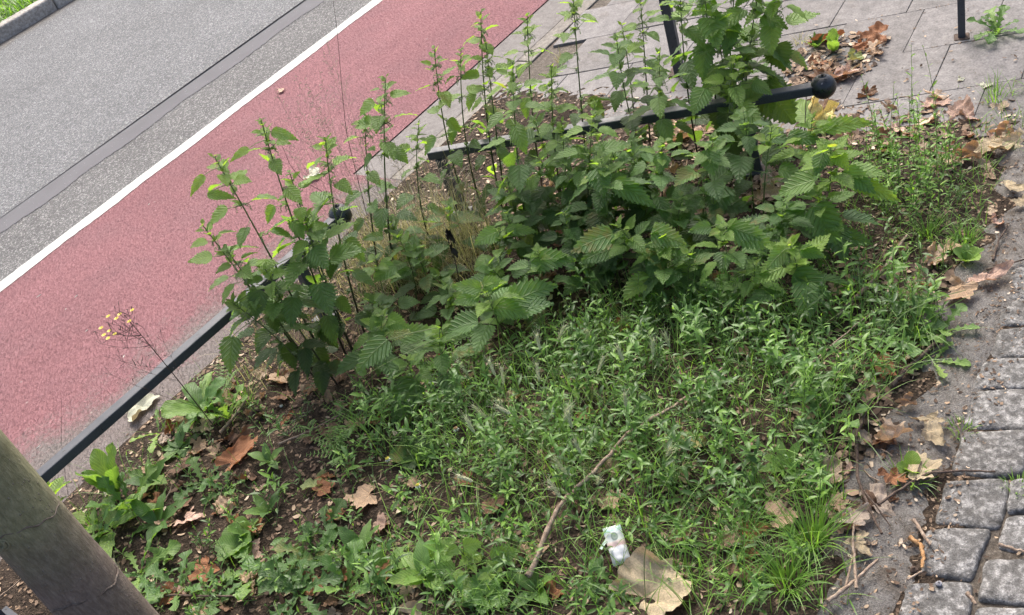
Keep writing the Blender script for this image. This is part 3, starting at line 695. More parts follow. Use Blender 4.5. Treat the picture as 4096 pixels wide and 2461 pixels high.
NET = [  # top pixel, base pixel, size, sparse, young, label
 ((518, 380), (800, 905), .85, .3, .15, 'thin leaning nettle reaching farthest left over the red lane'),
 ((630, 292), (848, 885), .9, .2, .1, 'tall leaning nettle whose tip stands alone against the red lane'),
 ((785, 338), (893, 835), .9, .15, .1, 'upright nettle right of the lone tall one, tip below the white line'),
 ((490, 545), (775, 925), .9, .1, .05, 'low leaning nettle with small leaves above the steel rail, farthest left of the low ones'),
 ((735, 515), (872, 880), 1.1, .0, .05, 'bushy nettle covering the steel rail beside its ball end'),
 ((700, 420), (860, 870), .8, .3, .1, 'slender nettle between the two tall leaning ones'),
 ((560, 730), (800, 965), 1.0, .0, -.1, 'drooping dark nettle hanging over the near steel rail'),
 ((640, 650), (820, 940), 1.1, .0, -.1, 'dark nettle with big drooping leaves left of the rail post'),
 ((545, 600), (790, 940), .9, .1, 0, 'spindly nettle with hanging leaves crossing the steel rail'),
 ((930, 190), (965, 715), 1., .15, .15, 'tall nettle with a bright tip standing in front of the dry grass'),
 ((880, 268), (925, 700), .85, .3, .2, 'pale thin nettle left of the tall bright tipped one'),
 ((1048, 120), (1150, 560), .9, .15, .25, 'nettle with yellow green tip against the edge of the red lane'),
 ((1112, 122), (1178, 545), .8, .2, .2, 'small leaved nettle tip beside the lane edge'),
 ((1160, 30), (1218, 525), .9, .2, .3, 'bright backlit nettle highest above the red lane'),
 ((1172, 105), (1230, 540), .85, .2, .3, 'bright nettle tip just below the highest one over the lane'),
 ((1272, 38), (1315, 485), .9, .3, .25, 'open branching nettle against the grey concrete strip'),
 ((1382, -12), (1425, 475), 1., .15, .15, 'tall flowering nettle whose tip leaves the frame above the kerb stones'),
 ((1545, 0), (1575, 430), .95, .15, .1, 'tall nettle in front of the grey pavement post'),
 ((1500, 62), (1540, 410), .9, .25, .2, 'nettle with curled dark upper leaves left of the pavement post'),
 ((1237, 150), (1290, 630), 1.15, .1, .1, 'flowering nettle with big pale leaves in the middle of the back row'),
 ((1435, 252), (1430, 640), 1., .05, .2, 'nettle with lime tip in front of the black rail'),
 ((1355, 295), (1385, 610), .9, .1, .2, 'short nettle tip above the rail left of the lime tipped one'),
 ((1690, -70), (1735, 405), 1.25, 0, -.05, 'tall dark nettle at the left of the big clump'),
 ((1640, -30), (1690, 410), 1.1, .05, .05, 'tall nettle just right of the pavement post'),
 ((1780, -80), (1775, 385), 1.25, 0, -.05, 'tall dark nettle in the centre of the big clump'),
 ((1840, -60), (1800, 380), 1.3, 0, 0, 'tall nettle with broad hanging leaves beside the ball end'),
 ((1882, -55), (1835, 372), 1.2, .1, .1, 'rightmost tall nettle with leaves reaching over the slabs'),
 ((1725, 40), (1760, 420), 1.2, 0, 0, 'dense dark nettle inside the big clump'),
 ((1815, 90), (1812, 400), 1.25, 0, .05, 'broad leaved nettle low in the big clump'),
 ((1765, 150), (1735, 480), 1.1, .05, .2, 'nettle with lime drooping tip in front of the big clump'),
 ((1862, 308), (1845, 585), .85, .1, .15, 'slim nettle below the right rail post'),
 ((1960, 285), (1900, 560), .95, .1, .35, 'nettle with long bright leaves right of the rail post'),
 ((2003, 355), (1955, 640), 1.35, .1, .25, 'large leaved nettle at the right edge of the patch with one glowing leaf'),
 ((1975, 470), (1960, 660), 1.35, .0, -.05, 'broad pale leaved nettle leaning out at the right edge'),
 ((1720, 335), (1700, 620), 1.1, 0, -.05, 'pale leaved nettle left of the right rail post'),
 ((1600, 345), (1590, 640), 1.1, 0, -.05, 'pale leaved nettle left of centre under the rail'),
 ((1450, 385), (1480, 680), 1.2, 0, -.1, 'broad dark nettle in the middle of the patch'),
 ((1207, 555), (1240, 720), 1.0, .1, .15, 'young nettle with lime tip at the centre left of the patch'),
 ((1168, 692), (1235, 865), 1.3, .05, .15, 'young nettle with two broad pale leaves near the green carpet'),
 ((1300, 610), (1330, 790), 1.1, .0, -.05, 'nettle with a large pale leaf pointing right at the patch front'),
 ((924, 762), (968, 935), 1.1, 0, .1, 'pale crinkled nettle at the front left of the patch'),
 ((960, 572), (1010, 745), 1., .1, -.05, 'nettle with one pale hanging leaf beside the dry grass'),
 ((905, 620), (960, 800), .9, .1, 0, 'low nettle left of the pale hanging leaf'),
 ((1060, 790), (1080, 960), 1.15, 0, -.05, 'nettle with drooping dark leaves at the front of the patch'),
 ((985, 870), (1020, 990), 1.1, 0, -.05, 'low nettle with a big hanging leaf over the bare soil'),
 ((1492, 548), (1555, 745), 1.15, .0, .1, 'nettle with crinkled pale top at the front centre'),
 ((1592, 560), (1630, 745), 1.15, .0, .1, 'nettle with a broad sunlit leaf at the front centre'),
 ((1742, 540), (1765, 745), 1.2, .0, .1, 'nettle with four level pale leaves at the front right'),
 ((1905, 592), (1915, 770), 1.3, .0, .25, 'nettle with lime bud and two big hanging leaves at the front right'),
 ((1665, 610), (1680, 770), 1.0, .0, 0, 'small nettle between the front right ones'),
 ((1820, 640), (1800, 790), 1.0, .0, -.05, 'low nettle behind the green carpet at the front right'),
 ((1118, 1338), (1120, 1415), .85, 0, .35, 'small bright nettle seedling at the bottom of the bed'),
 ((1215, 1340), (1200, 1410), .7, 0, .2, 'pale little nettle right of the bottom seedling'),
 ((105, 1178), (150, 1290), 1.2, 0, .3, 'pale green nettle half hidden behind the tree trunk'),
 ((1010, 300), (1060, 640), .9, .2, .1, 'thin nettle above the left end of the far rail'),
 ((1330, 160), (1370, 560), .9, .2, .15, 'thin nettle left of the tall flowering one'),
 ((1590, 130), (1600, 500), 1.1, 0, 0, 'leafy nettle in front of the pavement post foot'),
]
HL = {(2003, 355): [(2012, 365, 2046, 412, .36, 1), (2048, 437, 2172, 488, .17, 1), (2035, 412, 2110, 468, .3, .4), (1985, 370, 1968, 425, .35, .3)], (1975, 470): [(1962, 500, 2018, 592, .42, .5), (2020, 568, 2105, 592, .28, .5)],
 (1905, 592): [(1918, 655, 2000, 722, .34, .45), (1892, 604, 1850, 652, .36, .5), (1930, 604, 1992, 622, .3, .5)], (1742, 540): [(1768, 556, 1868, 602, .3, .5), (1745, 608, 1742, 660, .42, .5), (1772, 672, 1724, 740, .4, .5), (1715, 548, 1660, 562, .3, .5), (1755, 548, 1838, 582, .3, .5)],
 (1592, 560): [(1572, 562, 1655, 592, .34, .5), (1588, 618, 1566, 668, .46, .5), (1636, 640, 1668, 690, .4, .5)], (1492, 548): [(1480, 566, 1378, 612, .28, .45), (1468, 604, 1398, 638, .3, .4)],
 (1300, 610): [(1280, 632, 1388, 630, .28, .5)], (1168, 692): [(1228, 734, 1345, 690, .30, .5), (1192, 738, 1282, 768, .26, .6), (1160, 696, 1086, 694, .26, .55), (1155, 712, 1092, 736, .3, .55), (1165, 690, 1220, 684, .4, .6)],
 (924, 762): [(962, 812, 1064, 800, .24, .5), (1068, 806, 1172, 790, .28, .5), (905, 800, 917, 838, .5, .55), (935, 770, 985, 792, .4, .5), (915, 765, 893, 795, .4, .6)], (985, 870): [(1005, 918, 948, 1020, .34, .35), (1070, 965, 1086, 1052, .42, .3)], (1060, 790): [(880, 905, 855, 880, .3, .3), (935, 820, 862, 900, .3, .3)],
 (1207, 555): [(1200, 560, 1145, 592, .36, .5), (1222, 556, 1296, 562, .22, .6)], (905, 620): [(952, 640, 903, 682, .34, .5)], (1720, 335): [(1706, 362, 1722, 424, .44, .5), (1742, 448, 1726, 532, .4, .25)], (1600, 345): [(1600, 372, 1590, 420, .42, .5)],
 (1450, 385): [(1440, 408, 1458, 474, .42, .45), (1480, 440, 1580, 502, .22, .5)], (1840, -60): [(1872, 108, 1892, 172, .5, .15), (1850, 225, 1915, 300, .5, .1)], (560, 730): [(626, 700, 618, 772, .34, .1), (706, 718, 704, 790, .36, .2), (560, 812, 556, 900, .3, .2)], (640, 650): [(756, 598, 792, 652, .4, .4)],
 (518, 380): [(492, 423, 461, 474, .2, .9), (500, 470, 570, 480, .2, .6)], (630, 292): [(655, 318, 720, 340, .2, .6), (600, 358, 556, 392, .2, .9)], (1118, 1338): [(1136, 1392, 1206, 1372, .36, .8), (1098, 1378, 1036, 1376, .36, .7), (1118, 1320, 1165, 1312, .42, .8), (1105, 1322, 1075, 1340, .42, .8)], (1215, 1340): [(1185, 1350, 1255, 1330, .36, .6)],
 (1960, 285): [(1985, 312, 2110, 300, .17, .9), (1900, 330, 1985, 345, .25, .4)], (1765, 150): [(1815, 200, 1862, 230, .3, .5), (1700, 215, 1672, 280, .36, .5)]}
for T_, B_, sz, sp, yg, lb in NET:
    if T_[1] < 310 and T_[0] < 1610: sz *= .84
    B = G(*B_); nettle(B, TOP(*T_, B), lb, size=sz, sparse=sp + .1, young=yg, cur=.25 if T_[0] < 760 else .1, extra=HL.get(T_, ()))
# the crowd inside the patch
patch = gpoly([(850, 860), (960, 680), (1120, 590), (1300, 500), (1560, 430), (1850, 400), (1930, 560), (1930, 700), (1700, 735), (1500, 740), (1330, 760), (1180, 850), (1050, 930), (940, 930)])
cnt = 0
for x, y in scatter(patch, 44, rng):
    B = np.array([x, y, 0.]); back = smooth(1.25, 2.6, y)
    o_ = (CR.T @ (B - [0, 0, CH])); px = (2048 + FP * o_[0] / o_[2]) / S; py = (1230.5 + FP * o_[1] / o_[2]) / S
    if px < 1180 and py < 760 and rng.random() < .75: continue
    if py < 560 and rng.random() < .6: continue
    hh = (.22 + .30 * smooth(780, 420, py)) * rng.uniform(.75, 1.15) + (.12 if px > 1550 and py < 500 else 0)
    T = B + [rng.uniform(-.05, .05), rng.uniform(-.05, .05), hh]
    w_, lm = near(x, y, hh * .8)
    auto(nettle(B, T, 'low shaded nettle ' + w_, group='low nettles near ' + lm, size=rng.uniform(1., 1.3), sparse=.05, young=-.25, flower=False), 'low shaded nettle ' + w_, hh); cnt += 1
print('filler nettles', cnt)

# ------------------------------------------------------------------ knotweed carpet and sprigs
def vary(fm, sm, B, h, az, lean, **k):
    q = rng.random()
    L0 = k.pop('L0', .029) * (.62 if q < .3 else 1.15 if q > .8 else 1)
    sprig(fm, sm, B, h * (1.5 if q > .93 else 1), az, lean * (1.3 if q < .3 else 1), L0=L0, **k)
def sprig(fm, sm, B, h, az, lean, nl=None, L0=.029, age=.5, mat=None, curl=.5):
    n = 7; P = [np.array(B, float)]; pt = pi / 2 - lean; a = az
    for i in range(n):
        P.append(P[-1] + h / n * np.array([cos(a) * cos(pt), sin(a) * cos(pt), sin(pt)])); pt += rng.uniform(-.16, .2) * curl; a += rng.uniform(-.4, .4) * curl
    P = np.array(P); tube(sm, P, np.linspace(.0014, .0008, n + 1), 3, A=rng.random(), caps=False)
    age = age + rng.uniform(-.45, .3)
    nl = nl or max(4, int(h / .0125)); k = rng.uniform(0, tau)
    for i in range(nl):
        s_ = (i + .8) / nl * n; j = min(n - 1, int(s_)); p = P[j] + (P[j + 1] - P[j]) * (s_ - j); k += 2.4 + rng.uniform(-.5, .5)
        f = .65 + .5 * sin(pi * min(1, i / nl)); tip = i >= nl - 2
        L = L0 * f * rng.uniform(.75, 1.25) * (.7 if tip else 1)
        leaf(fm, 'knot', p, k, radians(rng.uniform(5, 55) + (25 if tip else 0)), -radians(rng.uniform(10, 60)), L, L * rng.uniform(.10, .17), roll=rng.uniform(-.4, .4), fold=.3,
             age=min(1, max(0, age + rng.uniform(-.2, .15) + (.4 if tip else 0) * rng.random())))
fm, sm = MB(), MB()
dense = gpoly([(1010, 1000), (1120, 900), (1330, 850), (1500, 760), (1700, 760), (1930, 720), (2090, 700), (2290, 770), (2230, 860), (2110, 990), (2050, 1150), (1980, 1240), (1700, 1240), (1450, 1260), (1250, 1230), (1080, 1200), (900, 1110), (830, 1000)])
for x, y in scatter(dense, 920): kept_clear(x, y) or (sin(x * 19 + 2 * sin(y * 11)) * cos(y * 17 + x * 5) < -.35 and rng.random() < .7) or vary(fm, sm, (x, y, hgt(x, y)), rng.uniform(.06, .19), rng.uniform(0, tau), rng.uniform(0, .7))
mid_ = gpoly([(1010, 1210), (1250, 1240), (1450, 1270), (1700, 1250), (1960, 1240), (2000, 1484), (1500, 1540), (900, 1540), (930, 1300)])
for x, y in scatter(mid_, 820): kept_clear(x, y) or (sin(x * 23 + 2 * sin(y * 13)) * cos(y * 19 + x * 7) < -.2 and rng.random() < .8) or vary(fm, sm, (x, y, hgt(x, y)), rng.uniform(.04, .12), rng.uniform(0, tau), rng.uniform(0, .8))
left_ = gpoly([(300, 1170), (560, 980), (830, 960), (900, 1110), (1010, 1210), (930, 1300), (900, 1540), (300, 1540), (180, 1290)])
for x, y in scatter(left_, 330): kept_clear(x, y) or vary(fm, sm, (x, y, hgt(x, y)), rng.uniform(.03, .10), rng.uniform(0, tau), rng.uniform(0, .9), L0=.022)
right_ = gpoly([(2000, 560), (2100, 380), (2330, 400), (2330, 600), (2230, 760), (2060, 720), (1960, 700)])
for x, y in scatter(right_, 400): vary(fm, sm, (x, y, hgt(x, y)), rng.uniform(.04, .12), rng.uniform(0, tau), rng.uniform(0, .7), L0=.022, age=.55)
left2 = gpoly([(840, 980), (1000, 900), (1150, 900), (1010, 1100), (930, 1110)])
for x, y in scatter(left2, 250): sprig(fm, sm, (x, y, hgt(x, y)), rng.uniform(.05, .12), rng.uniform(0, tau), rng.uniform(0, .6), L0=.024)
kc = tag(fm.build('knotweed_carpet', M['knot']), 'low mass of small oval green leaves carpeting the front of the bed', 'ground cover', kind='stuff')
sm.build('runner_stems', M['kstem'], kc)

def sprig_thing(B, h, lean, label, mat='bright', L0=.026, az=None, age=.6, stems=1, group='single upright weed sprigs', wide=.02, nl=None):
    B = np.array([B[0], B[1], hgt(B[0], B[1])]); t = thing('weed_sprig', tuple(B), label, 'weed', group); fm, sm = MB(), MB()
    for i in range(stems):
        sprig(fm, sm, B + [rng.uniform(-wide, wide), rng.uniform(-wide, wide), 0], h * rng.uniform(.75, 1.05), rng.uniform(0, tau) if az is None else az, lean * rng.uniform(.5, 1.2), L0=L0, age=age, curl=.35, nl=nl)
    sm.build('stem', M['kstem'], t, B); fm.build('foliage', M[mat], t, B); return t
# bright tall sprigs on the right
for i, (bx, by, h) in enumerate([(2110, 420, .22), (2150, 430, .25), (2190, 430, .28), (2230, 420, .26), (2270, 420, .22), (2100, 480, .2), (2140, 490, .2), (2180, 500, .22), (2220, 490, .22), (2260, 480, .2), (2295, 440, .18), (2120, 540, .16), (2170, 550, .17), (2215, 545, .16), (2245, 520, .17), (2075, 460, .18)]):
    where = ['back row, leftmost', 'back row, second from left', 'back row, middle', 'back row, second from right', 'middle row, leftmost', 'middle row, second from left', 'middle row, centre', 'middle row, second from right', 'middle row, rightmost', 'back row, rightmost', 'front row, leftmost', 'front row, second from left', 'front row, rightmost', 'front row, second from right', 'left fringe'][max(0, i - 1)]
    if i == 0: where = 'back left corner'
    sprig_thing(G(bx, by), h, .12, 'bright upright sprigs in the clump by the slabs, ' + where, L0=.024, stems=4, group='bright sprig clump by the slabs', wide=.035)
for bx, by, tx, ty, lb in [(2195, 330, 2225, 122, 'tallest thin bright sprig standing against the paving slabs'), (2110, 330, 2125, 160, 'curving pale sprig at the left of the bright clump'), (2265, 330, 2292, 150, 'thin dark seed stalk in front of the slabs'), (2150, 360, 2130, 250, 'short bending sprig in front of the slab joint')]:
    B = G(bx, by); T = TOP(tx, ty, B); sprig_thing(B, T[2] + .05, .08, lb, L0=.024, stems=1, nl=9, wide=0)
fore = [((1390, 900), .20, 'pale broad leaved sprig standing above the carpet near a barley ear'), ((1450, 905), .17, 'sprig with large pale leaves right of the barley ear'), ((1590, 880), .17, 'tall sprig over the green carpet below the front nettles'),
        ((1690, 870), .18, 'slender sprig near the front right nettles'), ((1860, 860), .2, 'long jointed sprig among the carpet at the right'), ((980, 1260), .13, 'leaning sprig over bare soil at the bottom centre'),
        ((945, 1450), .15, 'broad lance leaved sprig at the bottom left of the seedling'), ((860, 1180), .12, 'sprig left of the bare soil gap'), ((1160, 1320), .1, 'whitish sprig near the bottom seedling'),
        ((1990, 1000), .16, 'leafy sprig beside the long brown twig'), ((1750, 1000), .15, 'sprig crossing the pale branch'), ((1430, 1080), .15, 'leaning sprig left of the pale branch'),
        ((690, 1060), .13, 'small sprig on bare soil near the cut stick'), ((700, 1200), .12, 'thin sprig among dry leaves left of centre'), ((1130, 1480), .12, 'lance leaved sprig at the bottom edge below the seedling')]
for (bx, by), h, lb in fore: sprig_thing(G(bx, by), h, .25, lb, mat='knot', L0=.036, age=.6, stems=2, wide=.012)

# ------------------------------------------------------------------ grass
fm = MB()
def blades(fm, poly, dens, L=(.05, .13), W=.0014, age=(.3, .8)):
    for x, y in scatter(poly, dens):
        blade(fm, (x, y, hgt(x, y)), rng.uniform(0, tau), radians(rng.uniform(35, 88)), -radians(rng.uniform(10, 100)), rng.uniform(*L), W * rng.uniform(.6, 1.4), rng.uniform(*age))
blades(fm, gpoly([(1250, 830), (1500, 700), (1640, 760), (1600, 870), (1400, 920)]), 1500, (.07, .17), .0009, (.1, .6))
blades(fm, gpoly([(1660, 1180), (2020, 1130), (2070, 1250), (2050, 1484), (1700, 1484), (1560, 1350)]), 1300, (.05, .14))
blades(fm, gpoly([(2230, 480), (2400, 400), (2370, 620), (2290, 640), (2180, 620)]), 1700, (.03, .09))
blades(fm, gpoly([(2400, 200), (2520, 200), (2500, 380), (2330, 370)]), 1300, (.04, .1))
blades(fm, gpoly([(2330, 640), (2420, 420), (2380, 380), (2300, 470), (2290, 640)]), 1500, (.03, .08)); blades(fm, dense, 1500, (.10, .26), .0012, (.2, 1)); blades(fm, mid_, 1500, (.06, .22), .0012, (.2, 1)); blades(fm, right_, 900, (.04, .14), .001, (.3, 1)); blades(fm, gpoly([(1200, 900), (1500, 860), (1520, 1150), (1300, 1200)]), 700, (.08, .2), .001, (.5, 1)); blades(fm, left_, 260, (.03, .12), .001)
blades(fm, gpoly([(180, 1180), (330, 1080), (520, 900), (640, 830), (720, 900), (500, 1040), (330, 1200), (200, 1290)]), 500, (.04, .16), .0009)
blades(fm, gpoly([(860, 700), (1000, 640), (1150, 560), (1100, 700), (930, 830)]), 1500, (.06, .2), .0008, (.2, .6))
tag(fm.build('grass', M['grass']), 'fine green grass blades growing through the bed', 'grass', kind='stuff')
# verge grass across the road
fm = MB()
for _ in range(5200):
    x = rng.uniform(2.6, 5.4); y = 8.12 + rng.random() ** 1.3 * 1.3; blade(fm, (x, y, .07), rng.uniform(0, tau), radians(rng.uniform(30, 85)), -radians(rng.uniform(10, 90)), rng.uniform(.08, .2), rng.uniform(.003, .007), rng.uniform(.2, 1), 4)
tag(fm.build('verge_grass', M['bright']), 'bright grass on the verge beyond the far kerb', 'grass', kind='stuff')

def tuft(B, n, L, W, label, mat='grass', name='grass_tuft', cat='grass tuft', spread=.03, upright=75, age=(.4, .9), group=None, bend=80):
    B = np.array([B[0], B[1], hgt(B[0], B[1])]); fm = MB()
    for _ in range(n):
        a = rng.uniform(0, tau); r = spread * math.sqrt(rng.random())
        blade(fm, B + [r * cos(a), r * sin(a), 0], a + rng.uniform(-.6, .6), radians(rng.uniform(upright - 25, min(89, upright + 12))), -radians(rng.uniform(5, bend)), L * rng.uniform(.5, 1.1), W * rng.uniform(.6, 1.3), rng.uniform(*age), 6)
    return tag(fm.build(name, M[mat], None, B), label, cat, group)
TG = 'green grass tufts in and beside the bed'
for (bx, by), n, L, lb in [((1960, 1320), 110, .15, 'largest bright grass tuft beside the speckled leaf'), ((1900, 1420), 90, .13, 'grass tuft below the largest one at the bottom'), ((1990, 1230), 50, .11, 'grass tuft by the long brown twig'),
        ((2190, 1165), 30, .09, 'small tuft under a bright round leaf'), ((2400, 245), 30, .10, 'upright thin tuft against the slabs at the right'), ((2240, 590), 50, .1, 'arching tuft on the dry leaves at the right'), ((2325, 600), 60, .08, 'tuft at the edge of the grey strip'),
        ((1640, 1400), 30, .12, 'grass tuft behind the large tan leaf'), ((1800, 1300), 40, .14, 'long bladed tuft in front of the pale branch end'), ((1380, 1120), 40, .15, 'yellowish tuft in the middle of the carpet'),
        ((2320, 1045), 40, .035, 'tiny tuft in the cobble joint'), ((2455, 1180), 40, .03, 'tiny tuft between the right hand cobbles'), ((2010, 95), 25, .045, 'small tuft in a slab joint near the litter'), ((1930, 105), 25, .05, 'dry tuft on the slabs beside the litter'),
        ((1355, 150), 40, .07, 'straw coloured tuft on the kerb stones'), ((600, 985), 30, .13, 'grass tuft among leaves beside the rail'), ((235, 1290), 60, .12, 'grass tuft against the tree trunk'), ((1560, 1290), 22, .17, 'few long blades beside the packet')]:
    tuft(G(bx, by), n, L, .0016, lb, 'straw' if 'straw' in lb or 'dry tuft' in lb else 'grass', group=TG)
# ochre grass clumps behind the rail
def ochre(B, n, L, label, heads=6, hh=.6):
    B = np.array([B[0], B[1], hgt(B[0], B[1])]); t = thing('dry_grass_clump', tuple(B), label, 'grass clump', 'ochre flowering grass clumps'); fm = MB()
    for _ in range(n):
        a = rng.uniform(0, tau); r = .2 * math.sqrt(rng.random())
        blade(fm, B + [r * cos(a), r * sin(a), 0], rng.uniform(0, tau), radians(rng.uniform(50, 89)), -radians(rng.uniform(0, 80)), L * rng.uniform(.3, 1.05), .0010, rng.uniform(0, .9), 5)
    fm.build('blades', M['straw'], t, B)
    hm = MB()
    for _ in range(heads):
        a = rng.uniform(0, tau); r = .05; h = hh * rng.uniform(.75, 1.15); p0 = B + [r * cos(a), r * sin(a), 0]; ln = rng.uniform(.0, .16)
        P = [p0 + np.array([cos(a) * ln * s_ ** 2, sin(a) * ln * s_ ** 2, s_]) * [h, h, h] for s_ in np.linspace(0, 1, 8)]; tube(hm, P, np.linspace(.0009, .0004, 8), 3, A=.6, caps=False)
        for k in range(16):
            s_ = .72 + .28 * k / 16; j = s_ * 7; p = P[int(min(6, j))] + (P[int(min(6, j)) + 1] - P[int(min(6, j))]) * (j - int(min(6, j))); a2 = rng.uniform(0, tau); l2 = .05 * (1.15 - (s_ - .72) / .28)
            e_ = p + np.array([cos(a2), sin(a2), .7]) * l2 * rng.uniform(.5, 1); tube(hm, [p, (p + e_) / 2 + [0, 0, .003], e_], .0003, 3, A=.7, caps=False)
            for m_ in range(4):
                q = p + (e_ - p) * (.5 + .15 * m_); tube(hm, [q, q + np.array([rng.uniform(-1, 1), rng.uniform(-1, 1), rng.uniform(-.5, 1)]) * .005], [.0011, .0003], 3, A=1., caps=False)
    if heads: hm.build('seed_heads', M['pstem'], t, B)
ochre(G(1110, 650), 420, .42, 'densest ochre grass clump beside the far rail post', 3, .5)
ochre(G(1040, 640), 380, .42, 'ochre grass clump left of the densest one', 5, .6)
ochre(G(980, 640), 260, .38, 'straw grass clump with the tallest pink seed head', 5, .75)
ochre(G(905, 670), 200, .36, 'thin straw grass clump with airy pinkish heads over the red lane', 9, .72)
ochre(G(870, 800), 140, .2, 'short straw tuft behind the near rail post', 0)
ochre(G(690, 870), 160, .16, 'short dry grass along the kerb behind the near rail', 2, .3)
ochre(G(1380, 1080), 160, .17, 'dry straw patch in the middle of the green carpet', 0)

# barley ears
def barley(B, T, label, ear=.062, green=.5, tilt=None):
    B = np.array([B[0], B[1], hgt(B[0], B[1])]); t = thing('wall_barley', tuple(B), label, 'barley', 'wall barley ears'); sm, em = MB(), MB()
    c_ = B + (T - B) * .55 + [0, 0, .12 * np.linalg.norm(T - B)]; ts = np.linspace(0, 1, 10)[:, None]; P = (1 - ts) ** 2 * B + 2 * ts * (1 - ts) * c_ + ts ** 2 * T; tube(sm, P, .0009, 4, A=.7, caps=False)
    blade(sm, P[3], rng.uniform(0, tau), 1.0, -.8, .10, .0022, .5); blade(sm, P[1], rng.uniform(0, tau), 1.1, -.9, .09, .0022, .5)
    d = P[-1] - P[-2]; d /= np.linalg.norm(d); u_ = np.cross(d, [0, 0, 1.]); u_ /= np.linalg.norm(u_) + 1e-9; w_ = np.cross(d, u_)
    for k in range(22):
        s_ = k / 22; p = T + d * ear * s_; a = k * 2.4; o_ = u_ * cos(a) + w_ * sin(a)
        q = p + d * .011 + o_ * .004; tube(em, [p, (p + q) / 2 + o_ * .0012, q], [.0008, .0019, .0006], 5, A=green * rng.uniform(.7, 1.3))
        aw = q + d * .022 + o_ * .008 * (1 + .5 * rng.random()); tube(em, [q, aw], [.0003, .00012], 3, A=.9, caps=False)
    sm.build('stem', M['kstem'], t, B); em.build('ear', M['ear'], t, B)
for tp, bs, gr, lb in [((1342, 830), (1320, 940), .5, 'upright green barley ear in the grass below the nettles'), ((1215, 930), (1235, 1010), .9, 'pink tinged barley ear at the left of the carpet'), ((1300, 920), (1320, 1010), .9, 'dull purple barley ear left of the upright green one'),
        ((1368, 1145), (1455, 1280), .3, 'pale green barley ear in the middle of the carpet on a thick leaning stem'), ((1352, 1200), (1430, 1330), .5, 'small barley ear left below the pale green one'), ((1130, 905), (1180, 985), .5, 'barley ear lying over at the left of the carpet'),
        ((295, 1390), (360, 1484), .9, 'pale bristly barley ear against the tree trunk'), ((1175, 1010), (1230, 1080), .4, 'small green barley ear above the carpet near a hanging nettle leaf'), ((1440, 905), (1430, 1000), .6, 'barley ear standing beside the broad leaved sprig'), ((1640, 925), (1590, 960), .8, 'short barley ear lying right in the carpet')]:
    B = G(*bs); barley(B, TOP(*tp, B), lb, green=gr)
for i in range(16):
    px, py = rng.uniform(1150, 1800), rng.uniform(880, 1250); B = G(px, py); w_, lm = near(B[0], B[1]); T = B + [rng.uniform(-.07, .07), rng.uniform(-.07, .07), rng.uniform(.12, .2)]
    barley(B, T, 'slender barley ear ' + w_, green=rng.uniform(.3, 1), ear=.045)
    auto(C.objects[-3] if 0 else [o for o in C.objects if o.type == 'EMPTY'][-1], 'slender barley ear ' + w_, T[2])

